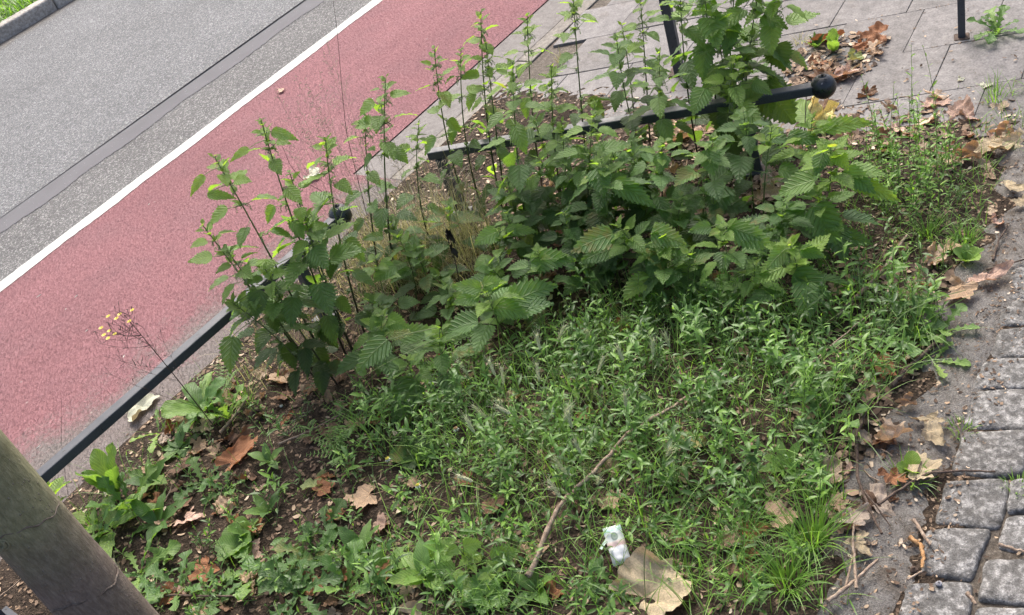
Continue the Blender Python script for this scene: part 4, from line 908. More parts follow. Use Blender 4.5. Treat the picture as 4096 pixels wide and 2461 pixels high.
# ------------------------------------------------------------------ rosettes
def rosette(B, n, L, W, kind, label, pitch=(15, 50), bend=60, mat='dand', name='dandelion', cat='weed', age=.5, group='leafy rosettes in the bed', flat=False, azr=None, crink=.02):
    B = np.array([B[0], B[1], hgt(B[0], B[1])]); fm = MB(); k = rng.uniform(0, tau)
    for i in range(n):
        az = k + i * tau / n + rng.uniform(-.3, .3) if azr is None else rng.uniform(*azr)
        l = L * rng.uniform(.65, 1.1)
        leaf(fm, kind, B + [cos(az) * .004, sin(az) * .004, .004], az, radians(rng.uniform(*pitch)), -radians(rng.uniform(.4, 1.1) * bend), l, l * W * rng.uniform(.85, 1.15), roll=rng.uniform(-.4, .4), fold=rng.uniform(.1, .4), age=min(1, max(0, age + rng.uniform(-.2, .2))), crink=crink)
    return tag(fm.build(name, M[mat], None, B), label, cat, group)
ROS = [((300, 1210), 5, .20, .17, 'dock', (62, 85), 30, 'dock', .75, 'upright crinkled dock leaves in front of the rail behind the tree trunk'),
 ((330, 1250), 6, .17, .14, 'dand', (50, 80), 45, 'dandelion', .6, 'tall jagged rosette right of the crinkled dock leaves'),
 ((505, 1010), 7, .17, .20, 'dock', (25, 60), 50, 'dock', .6, 'broad dock leaves leaning over the concrete strip'),
 ((560, 1020), 7, .13, .16, 'dand', (45, 80), 45, 'dandelion', .75, 'bright feathery rosette right of the broad dock leaves'),
 ((350, 1400), 7, .17, .17, 'dand', (10, 50), 45, 'dandelion', .6, 'long pale crinkled rosette close to the tree trunk'),
 ((290, 1300), 6, .16, .16, 'dock', (5, 35), 30, 'dock', .8, 'pale puckered leaf rosette against the trunk'),
 ((400, 1290), 6, .12, .17, 'lance', (20, 55), 55, 'willowherb', .45, 'lance leaved weed between trunk and bare soil'),
 ((585, 1330), 6, .075, .45, 'round', (20, 55), 30, 'nipplewort', .65, 'round leaved weed with a lobed top leaf at the bottom left'),
 ((600, 1300), 4, .07, .42, 'round', (45, 70), 40, 'nipplewort', .75, 'upper pair of round pale leaves at the bottom left'),
 ((770, 1360), 8, .13, .24, 'dand', (15, 50), 50, 'dandelion', .15, 'dark blue green jagged rosette right of the round leaves'),
 ((740, 1460), 8, .13, .24, 'dand', (10, 40), 45, 'dandelion', .2, 'grey green jagged rosette at the bottom edge'),
 ((620, 1410), 6, .12, .26, 'dand', (10, 35), 45, 'dandelion', .5, 'pale jagged rosette lower left of the dark one'),
 ((540, 1450), 6, .10, .24, 'dand', (10, 35), 45, 'dandelion', .35, 'small jagged rosette near the bottom left'),
 ((850, 1440), 6, .12, .2, 'dand', (30, 70), 45, 'dandelion', .6, 'upright jagged rosette at the bottom centre left'),
 ((500, 1180), 6, .09, .24, 'dand', (10, 35), 30, 'dandelion', .5, 'flat grey green rosette on leaf litter left of centre'),
 ((440, 1090), 6, .09, .28, 'lance', (10, 45), 40, 'willowherb', .4, 'crinkled oval leaves beside an orange leaf'),
 ((395, 1060), 4, .13, .12, 'dand', (20, 40), 40, 'dandelion', .9, 'long yellow green leaf arching over the concrete strip'),
 ((2000, 1040), 6, .11, .2, 'dand', (25, 60), 60, 'dandelion', .4, 'jagged leaves hanging by the brown twig'),
 ((2190, 830), 8, .11, .24, 'dand', (20, 60), 55, 'dandelion', .5, 'jagged rosette at the edge of the grey strip'),
 ((2270, 810), 6, .10, .24, 'dand', (20, 60), 55, 'dandelion', .7, 'bright jagged rosette nearest the cobbles'),
 ((2250, 880), 5, .10, .22, 'dand', (5, 25), 20, 'dandelion', .8, 'pale torn jagged leaves lying on the grey strip'),
 ((2335, 640), 6, .06, .3, 'round', (35, 70), 40, 'nipplewort', .9, 'bright round leaves at the edge of the grey strip'),
 ((2200, 1150), 4, .05, .36, 'round', (35, 70), 30, 'nipplewort', .95, 'single bright leaf pair beside the rolled leaf'),
 ((2405, 85), 9, .12, .2, 'dand', (25, 75), 60, 'dandelion', .5, 'dandelion growing from a slab joint at the top right'),
 ((2010, 130), 4, .09, .24, 'dock', (60, 85), 20, 'dock', 1., 'single glowing upright leaf in the litter on the slabs'),
 ((1970, 120), 6, .08, .14, 'lance', (50, 85), 40, 'willowherb', .5, 'small lance leaved weed in the litter on the slabs'),
 ((1010, 1110), 6, .07, .42, 'round', (10, 40), 20, 'ground_ivy', .15, 'dark rounded leaves under the hanging nettle leaf'),
 ((1700, 720), 6, .09, .4, 'round', (10, 40), 20, 'ground_ivy', .1, 'dark rounded leaves in the shade of the front nettles'),
 ((940, 1400), 6, .1, .2, 'lance', (25, 65), 50, 'willowherb', .6, 'broad lance leaves left of the bottom seedling'),
 ((1490, 1440), 5, .09, .22, 'dand', (20, 60), 40, 'dandelion', .5, 'small jagged rosette left of the large tan leaf'),
 ((1900, 1150), 6, .08, .2, 'lance', (30, 60), 40, 'willowherb', .6, 'lance leaves beside the pale curled leaf'),
 ((420, 1360), 6, .08, .2, 'lance', (30, 60), 40, 'willowherb', .6, 'small bright lance leaved weed on bare soil'),
 ((660, 1250), 5, .07, .2, 'lance', (30, 60), 40, 'willowherb', .5, 'small lance leaved weed above the round leaves'),
 ((1745, 225), 6, .07, .3, 'nettle', (20, 60), 40, 'dead_nettle', .4, 'small toothed weed under the tall clump'),
 ((1960, 300), 2, .13, .36, 'round', (10, 20), 10, 'fallen_green_leaf', 1., 'large yellow green leaf lying below the ball end')]
ROS += [((690, 1400), 7, .12, .26, 'dand', (10, 40), 40, 'dandelion', .35, 'grey green jagged rosette between the two dark ones'), ((800, 1300), 6, .09, .26, 'dand', (20, 50), 40, 'dandelion', .2, 'small dark jagged rosette above the blue green one'),
 ((450, 1440), 6, .11, .24, 'dand', (15, 45), 40, 'dandelion', .55, 'jagged rosette right of the trunk at the bottom'), ((250, 1340), 7, .14, .16, 'dand', (10, 45), 40, 'dandelion', .6, 'long leaved rosette tucked against the trunk'),
 ((380, 1180), 6, .10, .2, 'lance', (25, 60), 50, 'willowherb', .5, 'lance leaved weed over orange leaves at the left'), ((560, 1200), 6, .08, .24, 'dand', (15, 45), 40, 'dandelion', .5, 'small jagged rosette in the litter left of centre'),
 ((660, 1130), 5, .07, .2, 'lance', (30, 60), 40, 'willowherb', .5, 'small lance leaved weed on bare soil'), ((880, 1350), 6, .09, .2, 'lance', (25, 60), 50, 'willowherb', .5, 'lance leaved weed beside the thin brown twig'),
 ((1040, 1420), 6, .10, .2, 'lance', (25, 60), 50, 'willowherb', .7, 'bright lance leaves just left of the bottom seedling'), ((1180, 1460), 6, .08, .45, 'nettle', (15, 45), 30, 'dead_nettle', .55, 'toothed leaf rosette below the bottom seedling'), ((1060, 1385), 6, .08, .42, 'nettle', (10, 40), 30, 'dead_nettle', .8, 'bright toothed leaves left of the bottom seedling'),
 ((1300, 1440), 6, .08, .2, 'lance', (30, 60), 40, 'willowherb', .5, 'lance leaves at the foot of the pale branch')]
for (bx, by), n, L, W, kd, pt, bd, nm, ag, lb in ROS: rosette(G(bx, by), n, L, W, kd, lb, pt, bd, name=nm, age=ag, cat={'dock': 'dock plant', 'dandelion': 'dandelion'}.get(nm, 'weed'))

# yarrow like fern leaves
def fern(B, n, L, label):
    B = np.array([B[0], B[1], hgt(B[0], B[1])]); fm = MB()
    for i in range(n):
        az = rng.uniform(0, tau); pt = radians(rng.uniform(40, 80)); P = [B + [rng.uniform(-.02, .02), rng.uniform(-.02, .02), 0]]
        for k in range(10): P.append(P[-1] + L / 10 * np.array([cos(az) * cos(pt), sin(az) * cos(pt), sin(pt)])); pt -= .08
        tube(fm, P, .0006, 3, A=.5, caps=False)
        for k in range(3, 11):
            for sd in (-1, 1):
                l2 = L * .22 * (1.2 - k / 11)
                for q in range(3): leaf(fm, 'knot', P[k] + l2 * .3 * q * np.array([cos(az + sd * 1.1), sin(az + sd * 1.1), .1]), az + sd * (.7 + .35 * q), radians(10), -.2, l2 * .5, l2 * .1, age=.55)
    tag(fm.build('fern_leaved_weed', M['knot'], None, B), label, 'weed', 'fern leaved weeds')
for p, n, L, lb in [((830, 1130), 10, .12, 'feathery leaved weed beside bare soil left of the carpet'), ((860, 1060), 8, .11, 'feathery leaved weed below the drooping nettles'), ((545, 960), 8, .12, 'feathery weed in front of the concrete strip'), ((760, 1060), 6, .09, 'small feathery weed on bare soil')]: fern(G(*p), n, L, lb)

# yellow flowered lettuce leaning over the rail
B = G(560, 1085); t = thing('wall_lettuce', tuple(B), 'leggy weed with tiny yellow flowers leaning over the near rail', 'flower'); sm, ym = MB(), MB()
T = TOP(300, 760, B)
P0 = np.array([B + (T - B) * s_ + [0, 0, .05 * sin(pi * s_)] for s_ in np.linspace(0, 1, 12)]); tube(sm, P0, np.linspace(.0022, .0008, 12), 5, A=.5)
def br(p, tx, ty, r, sub):
    v = ray(tx, ty); d0 = np.linalg.norm(p - [0, 0, CH]); e_ = np.array([0, 0, CH]) + v / np.linalg.norm(v) * (d0 + rng.uniform(-.02, .02)); Q = [p + (e_ - p) * s_ + np.array([0, 0, -.012 * sin(pi * s_)]) for s_ in np.linspace(0, 1, 5)]; tube(sm, Q, np.linspace(r, r * .6, 5), 3, A=.3, caps=False)
    for k in range(sub):
        q = Q[2 + k % 3]; w = q + np.array([rng.uniform(-.02, .02), rng.uniform(-.02, .02), rng.uniform(.0, .03)]); tube(sm, [q, w], .0005, 3, A=.2, caps=False); tube(sm, [w, w + (w - q) * .35], [.0011, .0008], 4, A=.1)
    return e_
fls = []
for i, tx, ty in [(9, 265, 800), (9, 245, 793), (10, 278, 808), (9, 262, 818), (10, 252, 810), (11, 320, 750), (10, 313, 777), (9, 282, 770), (8, 262, 765), (11, 290, 760)]: fls.append(br(P0[i], tx, ty, .0008, 4))
for i, tx, ty in [(5, 290, 870), (4, 395, 825), (6, 335, 800), (6, 262, 862), (3, 270, 905), (7, 345, 790), (8, 245, 830)]: br(P0[i], tx, ty, .0007, 7)
sm.build('stem', M['dstem'], t, B)
for e_ in fls:
    ym = MB()
    for k in range(9):
        a = k / 9 * tau; leaf(ym, 'knot', e_, a, radians(35), -.3, .0085, .0022, age=.5)
    ym.build('yellow_floret', M['yellow'], t, B)


# wiry dead stalks
def wire(pts, r, label, mat='dstem', name='dry_stalk', group='wiry dead stalks'):
    """pts: list of (px,py); first one stands on the ground"""
    B = G(*pts[0]); t = thing(name, tuple(B), label, 'dry stalk', group); P = [B]
    for p in pts[1:]: P.append(TOP(*p, B))
    P = np.array(P); k = np.arange(len(P)); kk = np.linspace(0, len(P) - 1, len(P) * 4)
    Q = np.stack([np.interp(kk, k, P[:, j]) for j in range(3)], 1); Q[1:-1] = (Q[:-2] + Q[1:-1] * 2 + Q[2:]) / 4
    mb = MB(); tube(mb, Q, np.linspace(r, r * .5, len(Q)), 5, A=.3); mb.build('stalk', M[mat], t, B); return t, Q
wire([(905, 600), (860, 420), (835, 320), (826, 230), (812, 60), (800, -20)], .0014, 'long black wiry stalk arching up across the white line')
wire([(860, 560), (845, 500), (790, 468), (735, 440), (700, 400), (680, 350), (662, 296)], .0013, 'bent black stalk rising behind the tall leaning nettle')
w_, Q = wire([(1125, 760), (1100, 640), (1085, 570), (1075, 550)], .002, 'blackened dead stalk with shrivelled leaves in the ochre grass')
mb = MB()
for i in range(14): leaf(mb, 'lance', Q[rng.randint(8, len(Q) - 1)], rng.uniform(0, tau), -1.2, -.3, .04, .008, age=0., crink=.05)
mb.build('shrivelled_leaves', M['dstem'], w_, np.array(w_.location))
w_, Q = wire([(1930, 400), (1942, 300), (1945, 230), (1942, 200)], .0022, 'brown dead weed stalk bent beside the ball end', 'twig')
mb = MB(); P = [Q[-3], Q[-3] + [.02, -.01, .01], Q[-3] + [.035, -.02, -.03], Q[4]]; tube(mb, P, .0013, 4); mb.build('side_stalk', M['twig'], w_, np.array(w_.location))
wire([(640, 870), (1000, 740), (950, 660)][::-1] + [], .0012, 'pale straw lying under the nettles', 'pstem')
for i, (a_, b_) in enumerate([((165, 1200), (148, 960)), ((250, 1215), (300, 1085)), ((190, 1215), (270, 1105)), ((300, 1120), (355, 1030)), ((305, 1118), (372, 1040))]):
    wire([a_, ((a_[0] + b_[0]) / 2 - 8, (a_[1] + b_[1]) / 2), b_], .0007, ['thin dark stalk crossing the near rail on the left', 'thin dark stalk right of the first one over the concrete', 'thin slanting stalk by the near rail end', 'thin wiry stem on the concrete strip', 'second thin wiry stem on the concrete strip'][i])
wire([(2030, 960), (2170, 760), (2270, 715), (2330, 700)], .0016, 'long bent grass stem arching over the dry leaves on the right', 'kstem')
wire([(2130, 840), (2090, 700), (2060, 640)], .001, 'green stem leaning in front of the dry leaves', 'kstem')
wire([(1590, 1250), (1470, 1190), (1370, 1080)], .0016, 'thick green stem leaning left towards the pale barley ear', 'kstem')
wire([(1560, 1500), (1552, 1350), (1580, 1200), (1500, 1150)], .0012, 'long green stem bending over the packet', 'kstem')

# ------------------------------------------------------------------ dry leaves
def dry_template(seed, lobes=5, depth=.42, curl=1.2, crum=.05, long=1., full=0):
    r = random.Random(seed); nr, na = 9, 50
    V, A = [], []
    ph = [r.uniform(0, 9) for _ in range(6)]; ca = r.uniform(0, pi)
    hw = [r.uniform(.5, 1.08) if not full else r.uniform(.9, 1.1) for _ in range(lobes)]
    for i in range(nr + 1):
        s_ = .03 + .97 * i / nr
        for j in range(na + 1):
            f = j / na; ang = -2.45 + 4.9 * f                     # fan around the stalk joint
            k = f * lobes; kk = min(lobes - 1, int(k)); fr = k - kk
            lb = (1 - abs(2 * fr - 1)); env = (.62 + .38 * math.exp(-(ang / 1.5) ** 2)) * hw[kk]
            rad = env * (1 - depth + depth * lb ** .8) * (1 + (.015 if full else .04) * ((j % 3) - 1) + .03 * sin(j * 1.9 + ph[5]))
            rad *= 1 + .09 * sin(ang * 4 + ph[0]) + .06 * sin(ang * 9 + ph[3]) + .04 * sin(ang * 17 + ph[4])
            x = rad * s_ * cos(ang) * long; y = rad * s_ * sin(ang)
            z = crum * (sin(x * 7 + ph[0]) * cos(y * 8 + ph[1]) + .5 * sin(x * 15 + y * 11 + ph[2])) + .10 * s_ * s_ * sin(ang * 5 + ph[3]) * (crum * 6)
            z -= .05 * abs(fr - .5) * s_ * -1.2
            V.append([x - .35, y, z]); A.append([s_ * rad, f, r.random() * 0 + .5, .5])
    V = np.array(V)
    c_, s2 = cos(ca), sin(ca); X = V[:, 0] * c_ + V[:, 1] * s2; Y = -V[:, 0] * s2 + V[:, 1] * c_; Z = V[:, 2]
    if curl:                                                    # roll about the X axis
        R = 1 / curl; th = Y / R; Y2 = (R - Z) * np.sin(th); Z2 = R - (R - Z) * np.cos(th); Y, Z = Y2, Z2
    V = np.stack([X * c_ - Y * s2, X * s2 + Y * c_, Z], 1)
    V[:, 2] -= np.percentile(V[:, 2], 4)
    mb = MB(); mb.add(V, grid(nr, na), A)
    Pk = [[-.35, 0, float(V[25 * 0 + 0, 2]) if 0 else .02], [-.6, .03, .05], [-.9, -.02, .02]]; j0 = V[na // 2]
    if seed % 3 == 0 or seed > 200: tube(mb, [j0, j0 + [-.22, .03, .0], j0 + [-.5, -.05, -.03]], [.018, .012, .016], 5)
    o = mb.build('dry_leaf_template', M['dry']); me = o.data; bpy.data.objects.remove(o); me.name = 'dry_leaf'; return me
TPL = [dry_template(i, lobes=[5, 5, 3, 5, 5, 3][i % 6], depth=[.3, .36, .22, .32, .26, .12][i % 6], curl=[.6, 1.3, 2.2, 1.0, 3.0, 1.6, .3, 2.6][i % 8], crum=.045 + .012 * (i % 5), long=1 + .25 * (i % 3)) for i in range(18)]
FLAT = [dry_template(100 + i, [5, 3, 5, 3, 5][i], .30, .5 + .28 * i, .06, 1 + .12 * i) for i in range(5)]
BIG = dry_template(205, 3, .08, 1.25, .07, .95, 1)
COLS = {'tan': (.46, .33, .22), 'pale': (.50, .39, .285), 'brown': (.23, .14, .09), 'orange': (.34, .16, .08), 'pink': (.55, .38, .30), 'grey': (.36, .30, .25), 'yellow': (.55, .50, .22), 'cream': (.47, .39, .26), 'green': (.3, .36, .15)}
def dry(x, y, size, col, label, group, me=None, rot=None, tilt=.25, z=0., grnd=None):
    me = me or rng.choice(TPL); o = bpy.data.objects.new('dry_leaf', me); C.objects.link(o)
    g = hgt(x, y) if grnd is None else grnd
    o.location = (x, y, g + z); o.scale = (size / 1.3,) * 3
    o.rotation_euler = (rng.gauss(0, tilt), rng.gauss(0, tilt), rng.uniform(0, tau) if rot is None else rot)
    c = COLS[col]; k = rng.uniform(.8, 1.2); o.color = (c[0] * k, c[1] * k, c[2] * k, 1)
    return tag(o, label, 'dry leaf', group)
LG = 'fallen plane tree leaves'
HERO = [((1602, 1440), .20, 'cream', 'largest tan plane leaf, lying beside the discarded packet', 'F', -.62), ((1480, 1232), .10, 'tan', 'speckled folded leaf above the packet', 0, None), ((1650, 1305), .09, 'brown', 'upright folded brown leaf right of the packet', 0, None),
 ((1905, 1275), .13, 'tan', 'speckled tan leaf under the largest grass tuft', 'F', None), ((2230, 1150), .14, 'cream', 'pale torn leaf sprawling beside the cobbles', 0, None), ((2160, 1065), .12, 'pale', 'rolled tan leaf on the edge of the grey strip', 4, None),
 ((2245, 1030), .07, 'cream', 'small pale pointed leaf near the cobbles', 'F', None), ((2255, 1070), .09, 'cream', 'thin curled pale leaf casting a shadow on the grey strip', 2, None), ((2185, 995), .07, 'tan', 'crumpled tan leaf below the grey stick', 4, None), ((2155, 1180), .09, 'orange', 'rust brown crumpled leaf below the pale torn one', 1, None),
 ((2385, 690), .11, 'pink', 'pinkish oval leaf with a torn notch near the top cobble', 'F', None), ((2310, 728), .13, 'tan', 'broad tan leaf left of the pinkish one', 'F', None), ((2215, 735), .14, 'pale', 'broad pale leaf crossed by a grass stem', 'F', None),
 ((2250, 645), .11, 'pale', 'tan leaf folded over at the right of the bed', 1, None), ((2440, 470), .09, 'cream', 'pale leaf on the grey strip at the right edge', 'F', None), ((2455, 505), .07, 'cream', 'small pale leaf below the other at the right edge', 'F', None), ((2370, 375), .15, 'cream', 'bleached leaf lying at the top of the grey strip', 'F', None),
 ((2440, 360), .15, 'cream', 'bleached torn leaf at the far right', 'F', None), ((2330, 405), .12, 'tan', 'tan leaf rolled up by the bright sprigs', 4, None), ((700, 930), .13, 'tan', 'star shaped tan leaf under the leaning nettles', 'F', None), ((760, 1075), .1, 'brown', 'brown leaf on bare soil left of the carpet', 0, None),
 ((430, 1055), .08, 'orange', 'orange curled leaf next to the concrete strip', 4, None), ((640, 925), .09, 'pale', 'pale curled leaf below the leaning nettles', 1, None), ((1675, 1095), .10, 'yellow', 'pale yellow curled leaf in the green carpet', 2, None), ((780, 1180), .11, 'green', 'pale green veined leaf lying left of the carpet', 'F', None),
 ((800, 1200), .1, 'orange', 'rusty leaf right below the pale green one', 0, None), ((480, 1270), .13, 'pink', 'pale brown leaf on soil at the left', 'F', None), ((500, 1400), .12, 'orange', 'rusty leaf among the rosettes at the bottom left', 0, None), ((640, 1290), .09, 'orange', 'red brown folded leaf right of the round leaved weed', 1, None),
 ((450, 1150), .12, 'brown', 'big brown leaf left of centre', 0, None), ((330, 1250), .1, 'orange', 'orange brown leaf behind the crinkled dock', 0, None), ((2035, 1235), .09, 'tan', 'tan pointed leaf beside the long brown twig', 1, None), ((2075, 1270), .11, 'grey', 'grey brown leaf crossed by the long brown twig', 'F', None),
 ((2080, 1340), .09, 'cream', 'torn bleached leaf below the twig', 'F', None), ((1810, 1410), .11, 'brown', 'brown leaf standing in the bottom grass', 1, None), ((1750, 1330), .08, 'tan', 'tan leaf behind the bottom grass', 0, None), ((2010, 1160), .12, 'pale', 'pale leaf left of the long brown twig', 'F', None), ((1990, 1120), .08, 'grey', 'grey leaf just above the grass tuft', 'F', None),
 ((1000, 1180), .07, 'tan', 'tan leaf showing through the carpet at the left', 0, None), ((1130, 1180), .08, 'orange', 'rusty leaf showing through the middle of the carpet', 0, None), ((930, 1410), .11, 'orange', 'rust coloured leaf under the lance leaved sprig', 0, None), ((1190, 1250), .11, 'brown', 'dull brown leaf behind the bottom seedling', 'F', None), ((880, 1220), .14, 'tan', 'large folded leaf on soil left of centre', 0, None), ((830, 1260), .1, 'orange', 'rusty leaf beside a thin twig', 0, None)]
for (bx, by), sz, cl, lb, me, rot in HERO:
    P = G(bx, by); dry(P[0], P[1], sz * (.8 if sz == .2 else .74), cl, lb, LG, BIG if sz == .20 else FLAT[rng.randint(0, 4)] if me == 'F' else TPL[me], rot, .12, .012, None if P[1] > .72 and P[0] < 3.1 else .016)
# litter heap on the slabs
heap = gpoly([(1900, 150), (1960, 105), (2060, 85), (2150, 100), (2120, 160), (2060, 200), (1960, 225), (1900, 215)])
for i, (x, y) in enumerate(scatter(heap, 130)):
    cl = rng.choice(['tan', 'pale', 'brown', 'grey', 'orange', 'cream', 'brown'])
    hx, hy = px_of((x, y, .02)); pos = ('back' if hy < 135 else 'front' if hy > 180 else 'middle') + (' left' if hx < 1970 else ' right' if hx > 2060 else ''); l2 = 'small %s leaf at the %s of the litter heap on the slabs' % (cl, pos); sz = rng.uniform(.04, .09)
    auto(dry(x, y, sz, cl, l2, 'leaves in the litter heap on the slabs', grnd=.012, tilt=.5, z=.004), l2, sz)
for (bx, by), sz, cl, lb in [((2105, 100), .10, 'orange', 'bright orange leaf on the litter heap'), ((2115, 122), .09, 'pale', 'rolled grey brown leaf below the orange one'), ((2110, 140), .08, 'tan', 'rolled leaf with an orange rim on the heap'), ((2040, 190), .11, 'pink', 'tan leaf with brown spots beside the black ball'), ((2060, 155), .07, 'green', 'greenish leaf in the heap behind the ball'), ((1990, 312), .16, 'yellow', 'large yellow green curled leaf below the ball end')]:
    P = G(bx, by); dry(P[0], P[1], sz, cl, lb, LG, grnd=.02, tilt=.2, z=.006)
# the rest of the litter, place by place
PL = [(gpoly([(1500, 330), (1700, 300), (1880, 290), (1950, 380), (1900, 520), (1700, 560), (1450, 560), (1250, 540), (1330, 440)]), 100, ['pale', 'pink', 'tan', 'cream', 'pink', 'pale'], 'pale leaf on the ground under the far rail', (.06, .11)),
      (gpoly([(1880, 290), (2060, 230), (2300, 240), (2450, 230), (2450, 320), (2300, 420), (2100, 380), (1950, 400)]), 110, ['tan', 'pink', 'pale', 'brown', 'pale'], 'dry leaf along the edge of the slabs', (.05, .10)),
      (gpoly([(2050, 620), (2300, 560), (2360, 640), (2300, 760), (2150, 770), (1980, 740)]), 70, ['tan', 'pale', 'brown', 'pink'], 'dry leaf at the right side of the bed', (.05, .10)),
      (gpoly([(2080, 1000), (2180, 1000), (2160, 1250), (2060, 1350), (1990, 1300), (2000, 1100)]), 150, ['tan', 'pale', 'brown', 'grey', 'pink'], 'dry leaf along the long brown twig', (.03, .075)),
      (gpoly([(2110, 800), (2250, 800), (2220, 900), (2130, 1010), (2080, 1180), (2010, 1150), (2050, 960)]), 120, ['tan', 'pale', 'brown', 'pink'], 'dry leaf', (.025, .06)),
      (gpoly([(2180, 980), (2300, 960), (2240, 1250), (2140, 1400), (2080, 1380)]), 70, ['tan', 'pale', 'brown'], 'dry leaf on the strip', (.015, .035)), (gpoly([(2330, 700), (2420, 560), (2460, 360), (2400, 330), (2300, 600)]), 110, ['pale', 'pink', 'tan', 'cream'], 'dry leaf', (.03, .075)),
      (gpoly([(300, 1180), (450, 1020), (620, 880), (800, 860), (900, 1000), (880, 1150), (700, 1250), (420, 1300)]), 120, ['tan', 'brown', 'tan', 'pale', 'brown', 'grey', 'orange'], 'dry leaf on bare soil below the leaning nettles', (.025, .09)),
      (gpoly([(380, 1300), (700, 1250), (950, 1180), (1150, 1350), (1150, 1500), (420, 1520)]), 75, ['brown', 'pale', 'tan', 'pink', 'orange'], 'dry leaf among the rosettes', (.03, .08)),
      (gpoly([(1150, 1300), (1500, 1280), (2000, 1300), (2000, 1500), (1150, 1510)]), 35, ['brown', 'tan', 'pale', 'orange'], 'dry leaf under the grass at the bottom', (.04, .09)),
      (gpoly([(900, 720), (1200, 560), (1500, 560), (1900, 560), (1950, 700), (1500, 760), (1200, 860), (950, 950)]), 45, ['pink', 'tan', 'orange', 'brown'], 'dry leaf among the nettle stems', (.05, .10)),
      (dense, 18, ['tan', 'brown', 'orange'], 'dry leaf half covered by the green carpet', (.04, .09))]
WORD = {'pale': 'pale', 'pink': 'pinkish', 'tan': 'tan', 'orange': 'rusty', 'cream': 'cream', 'brown': 'brown', 'grey': 'grey'}
nd = 0
for poly, dn, cols, lb, (s0, s1) in PL:
    for x, y in scatter(poly, dn):
        if kept_clear(x, y): continue
        cl = rng.choice(cols); sz = rng.uniform(s0, s1)
        w_, lm = near(x, y); l2 = WORD[cl] + ' dry leaf ' + w_; auto(dry(x, y, sz, cl, l2, 'fallen leaves near ' + lm, tilt=.35, z=.006), l2, sz); nd += 1
print('filler leaves', nd)
# crumbs: bits of leaf, stalk and bark nobody could count
fm = MB()
def bits(poly, dens, s=(.006, .022), gz=None, dk=1.1):
    for x, y in scatter(poly, dens):
        z = (hgt(x, y) if gz is None else gz) + .002; a = rng.uniform(0, tau); l = rng.uniform(*s); w = l * rng.uniform(.12, .8); t1, t2 = rng.gauss(0, .3), rng.gauss(0, .3); ca, sa = cos(a), sin(a); r = rng.random() ** dk
        V = [[x + ca * u * l - sa * v * w, y + sa * u * l + ca * v * w, z + max(0, (u * t1 * l + v * t2 * w)) + abs(u) * l * .12 + rng.uniform(0, .002)] for u, v in ((-1, -.5), (-1.1, .6), (0, -1), (.1, 1), (1, -.7), (.9, .5))]
        fm.add(V, [[0, 2, 3, 1], [2, 4, 5, 3]], [[0, 0, r, .5]] * 6)
allbed = [(.3, .8), (3.2, .8), (3.2, 2.93), (.2, 2.93)]
bits(allbed, 1300, (.003, .011)); bits(heap, 3500, (.004, .02), .01)
for q in PL[:5]: bits(q[0], 900, (.004, .02))
bits([(.9, .45), (3.2, .5), (3.2, .78), (.9, .75)], 4200, (.001, .006), .011, 1.5)
bits([(.9, .15), (2.6, .15), (2.6, .55), (.9, .55)], 1400, (.001, .006), .001, 1.8)
bits(gpoly([(1900, 60), (2470, 0), (2470, 230), (2050, 230), (1900, 240)]), 180, (.002, .007), .012)
bits(gpoly([(150, 1180), (420, 960), (600, 800), (640, 860), (450, 1010), (200, 1220)]), 500, (.002, .01), .002)
tag(fm.build('leaf_litter', M['litter']), 'crumbled leaf bits and bark crumbs strewn over soil, path and joints', 'leaf litter', kind='stuff')
fm = MB(); gm = MB()
for _ in range(1500):
    if rng.random() < .5:
        j = rng.randint(-2, 8); q = o0 + d1 * rng.uniform(-1.2, 1.6) + d2 * (j * Hh)
    else:
        j = rng.randint(-2, 8); i = rng.randint(-5, 6); q = o0 + d1 * (i * .30 + [0, .13, .06, .19][j % 4]) + d2 * ((j + rng.random()) * Hh)
    if q[0] < 2.8 or q[1] > 2.9: continue
    q = q + np.array([rng.gauss(0, .005), rng.gauss(0, .005)]); 
    if sin(q[0] * 5 + q[1] * 3) * cos(q[1] * 7) < -.1: continue
    l = rng.uniform(.002, .007); a = rng.uniform(0, tau); w = l * .6; fm.add([[q[0] + cos(a) * u * l - sin(a) * v * w, q[1] + sin(a) * u * l + cos(a) * v * w, .0105 + .001 * u] for u, v in ((-1, -.5), (-1, .5), (1, -.6), (1, .6))], [[0, 2, 3, 1]], [[0, 0, rng.random() ** 1.6, .5]] * 4)
    if rng.random() < .12: blade(gm, (q[0], q[1], .005), rng.uniform(0, tau), radians(rng.uniform(40, 85)), -.8, rng.uniform(.012, .035), .0009, rng.random(), 3)
tag(fm.build('joint_grit', M['litter']), 'grit and crumbs caught in the slab joints', 'grit', kind='stuff'); tag(gm.build('joint_moss_grass', M['grass']), 'short grass sprouting from the slab joints', 'grass', kind='stuff')
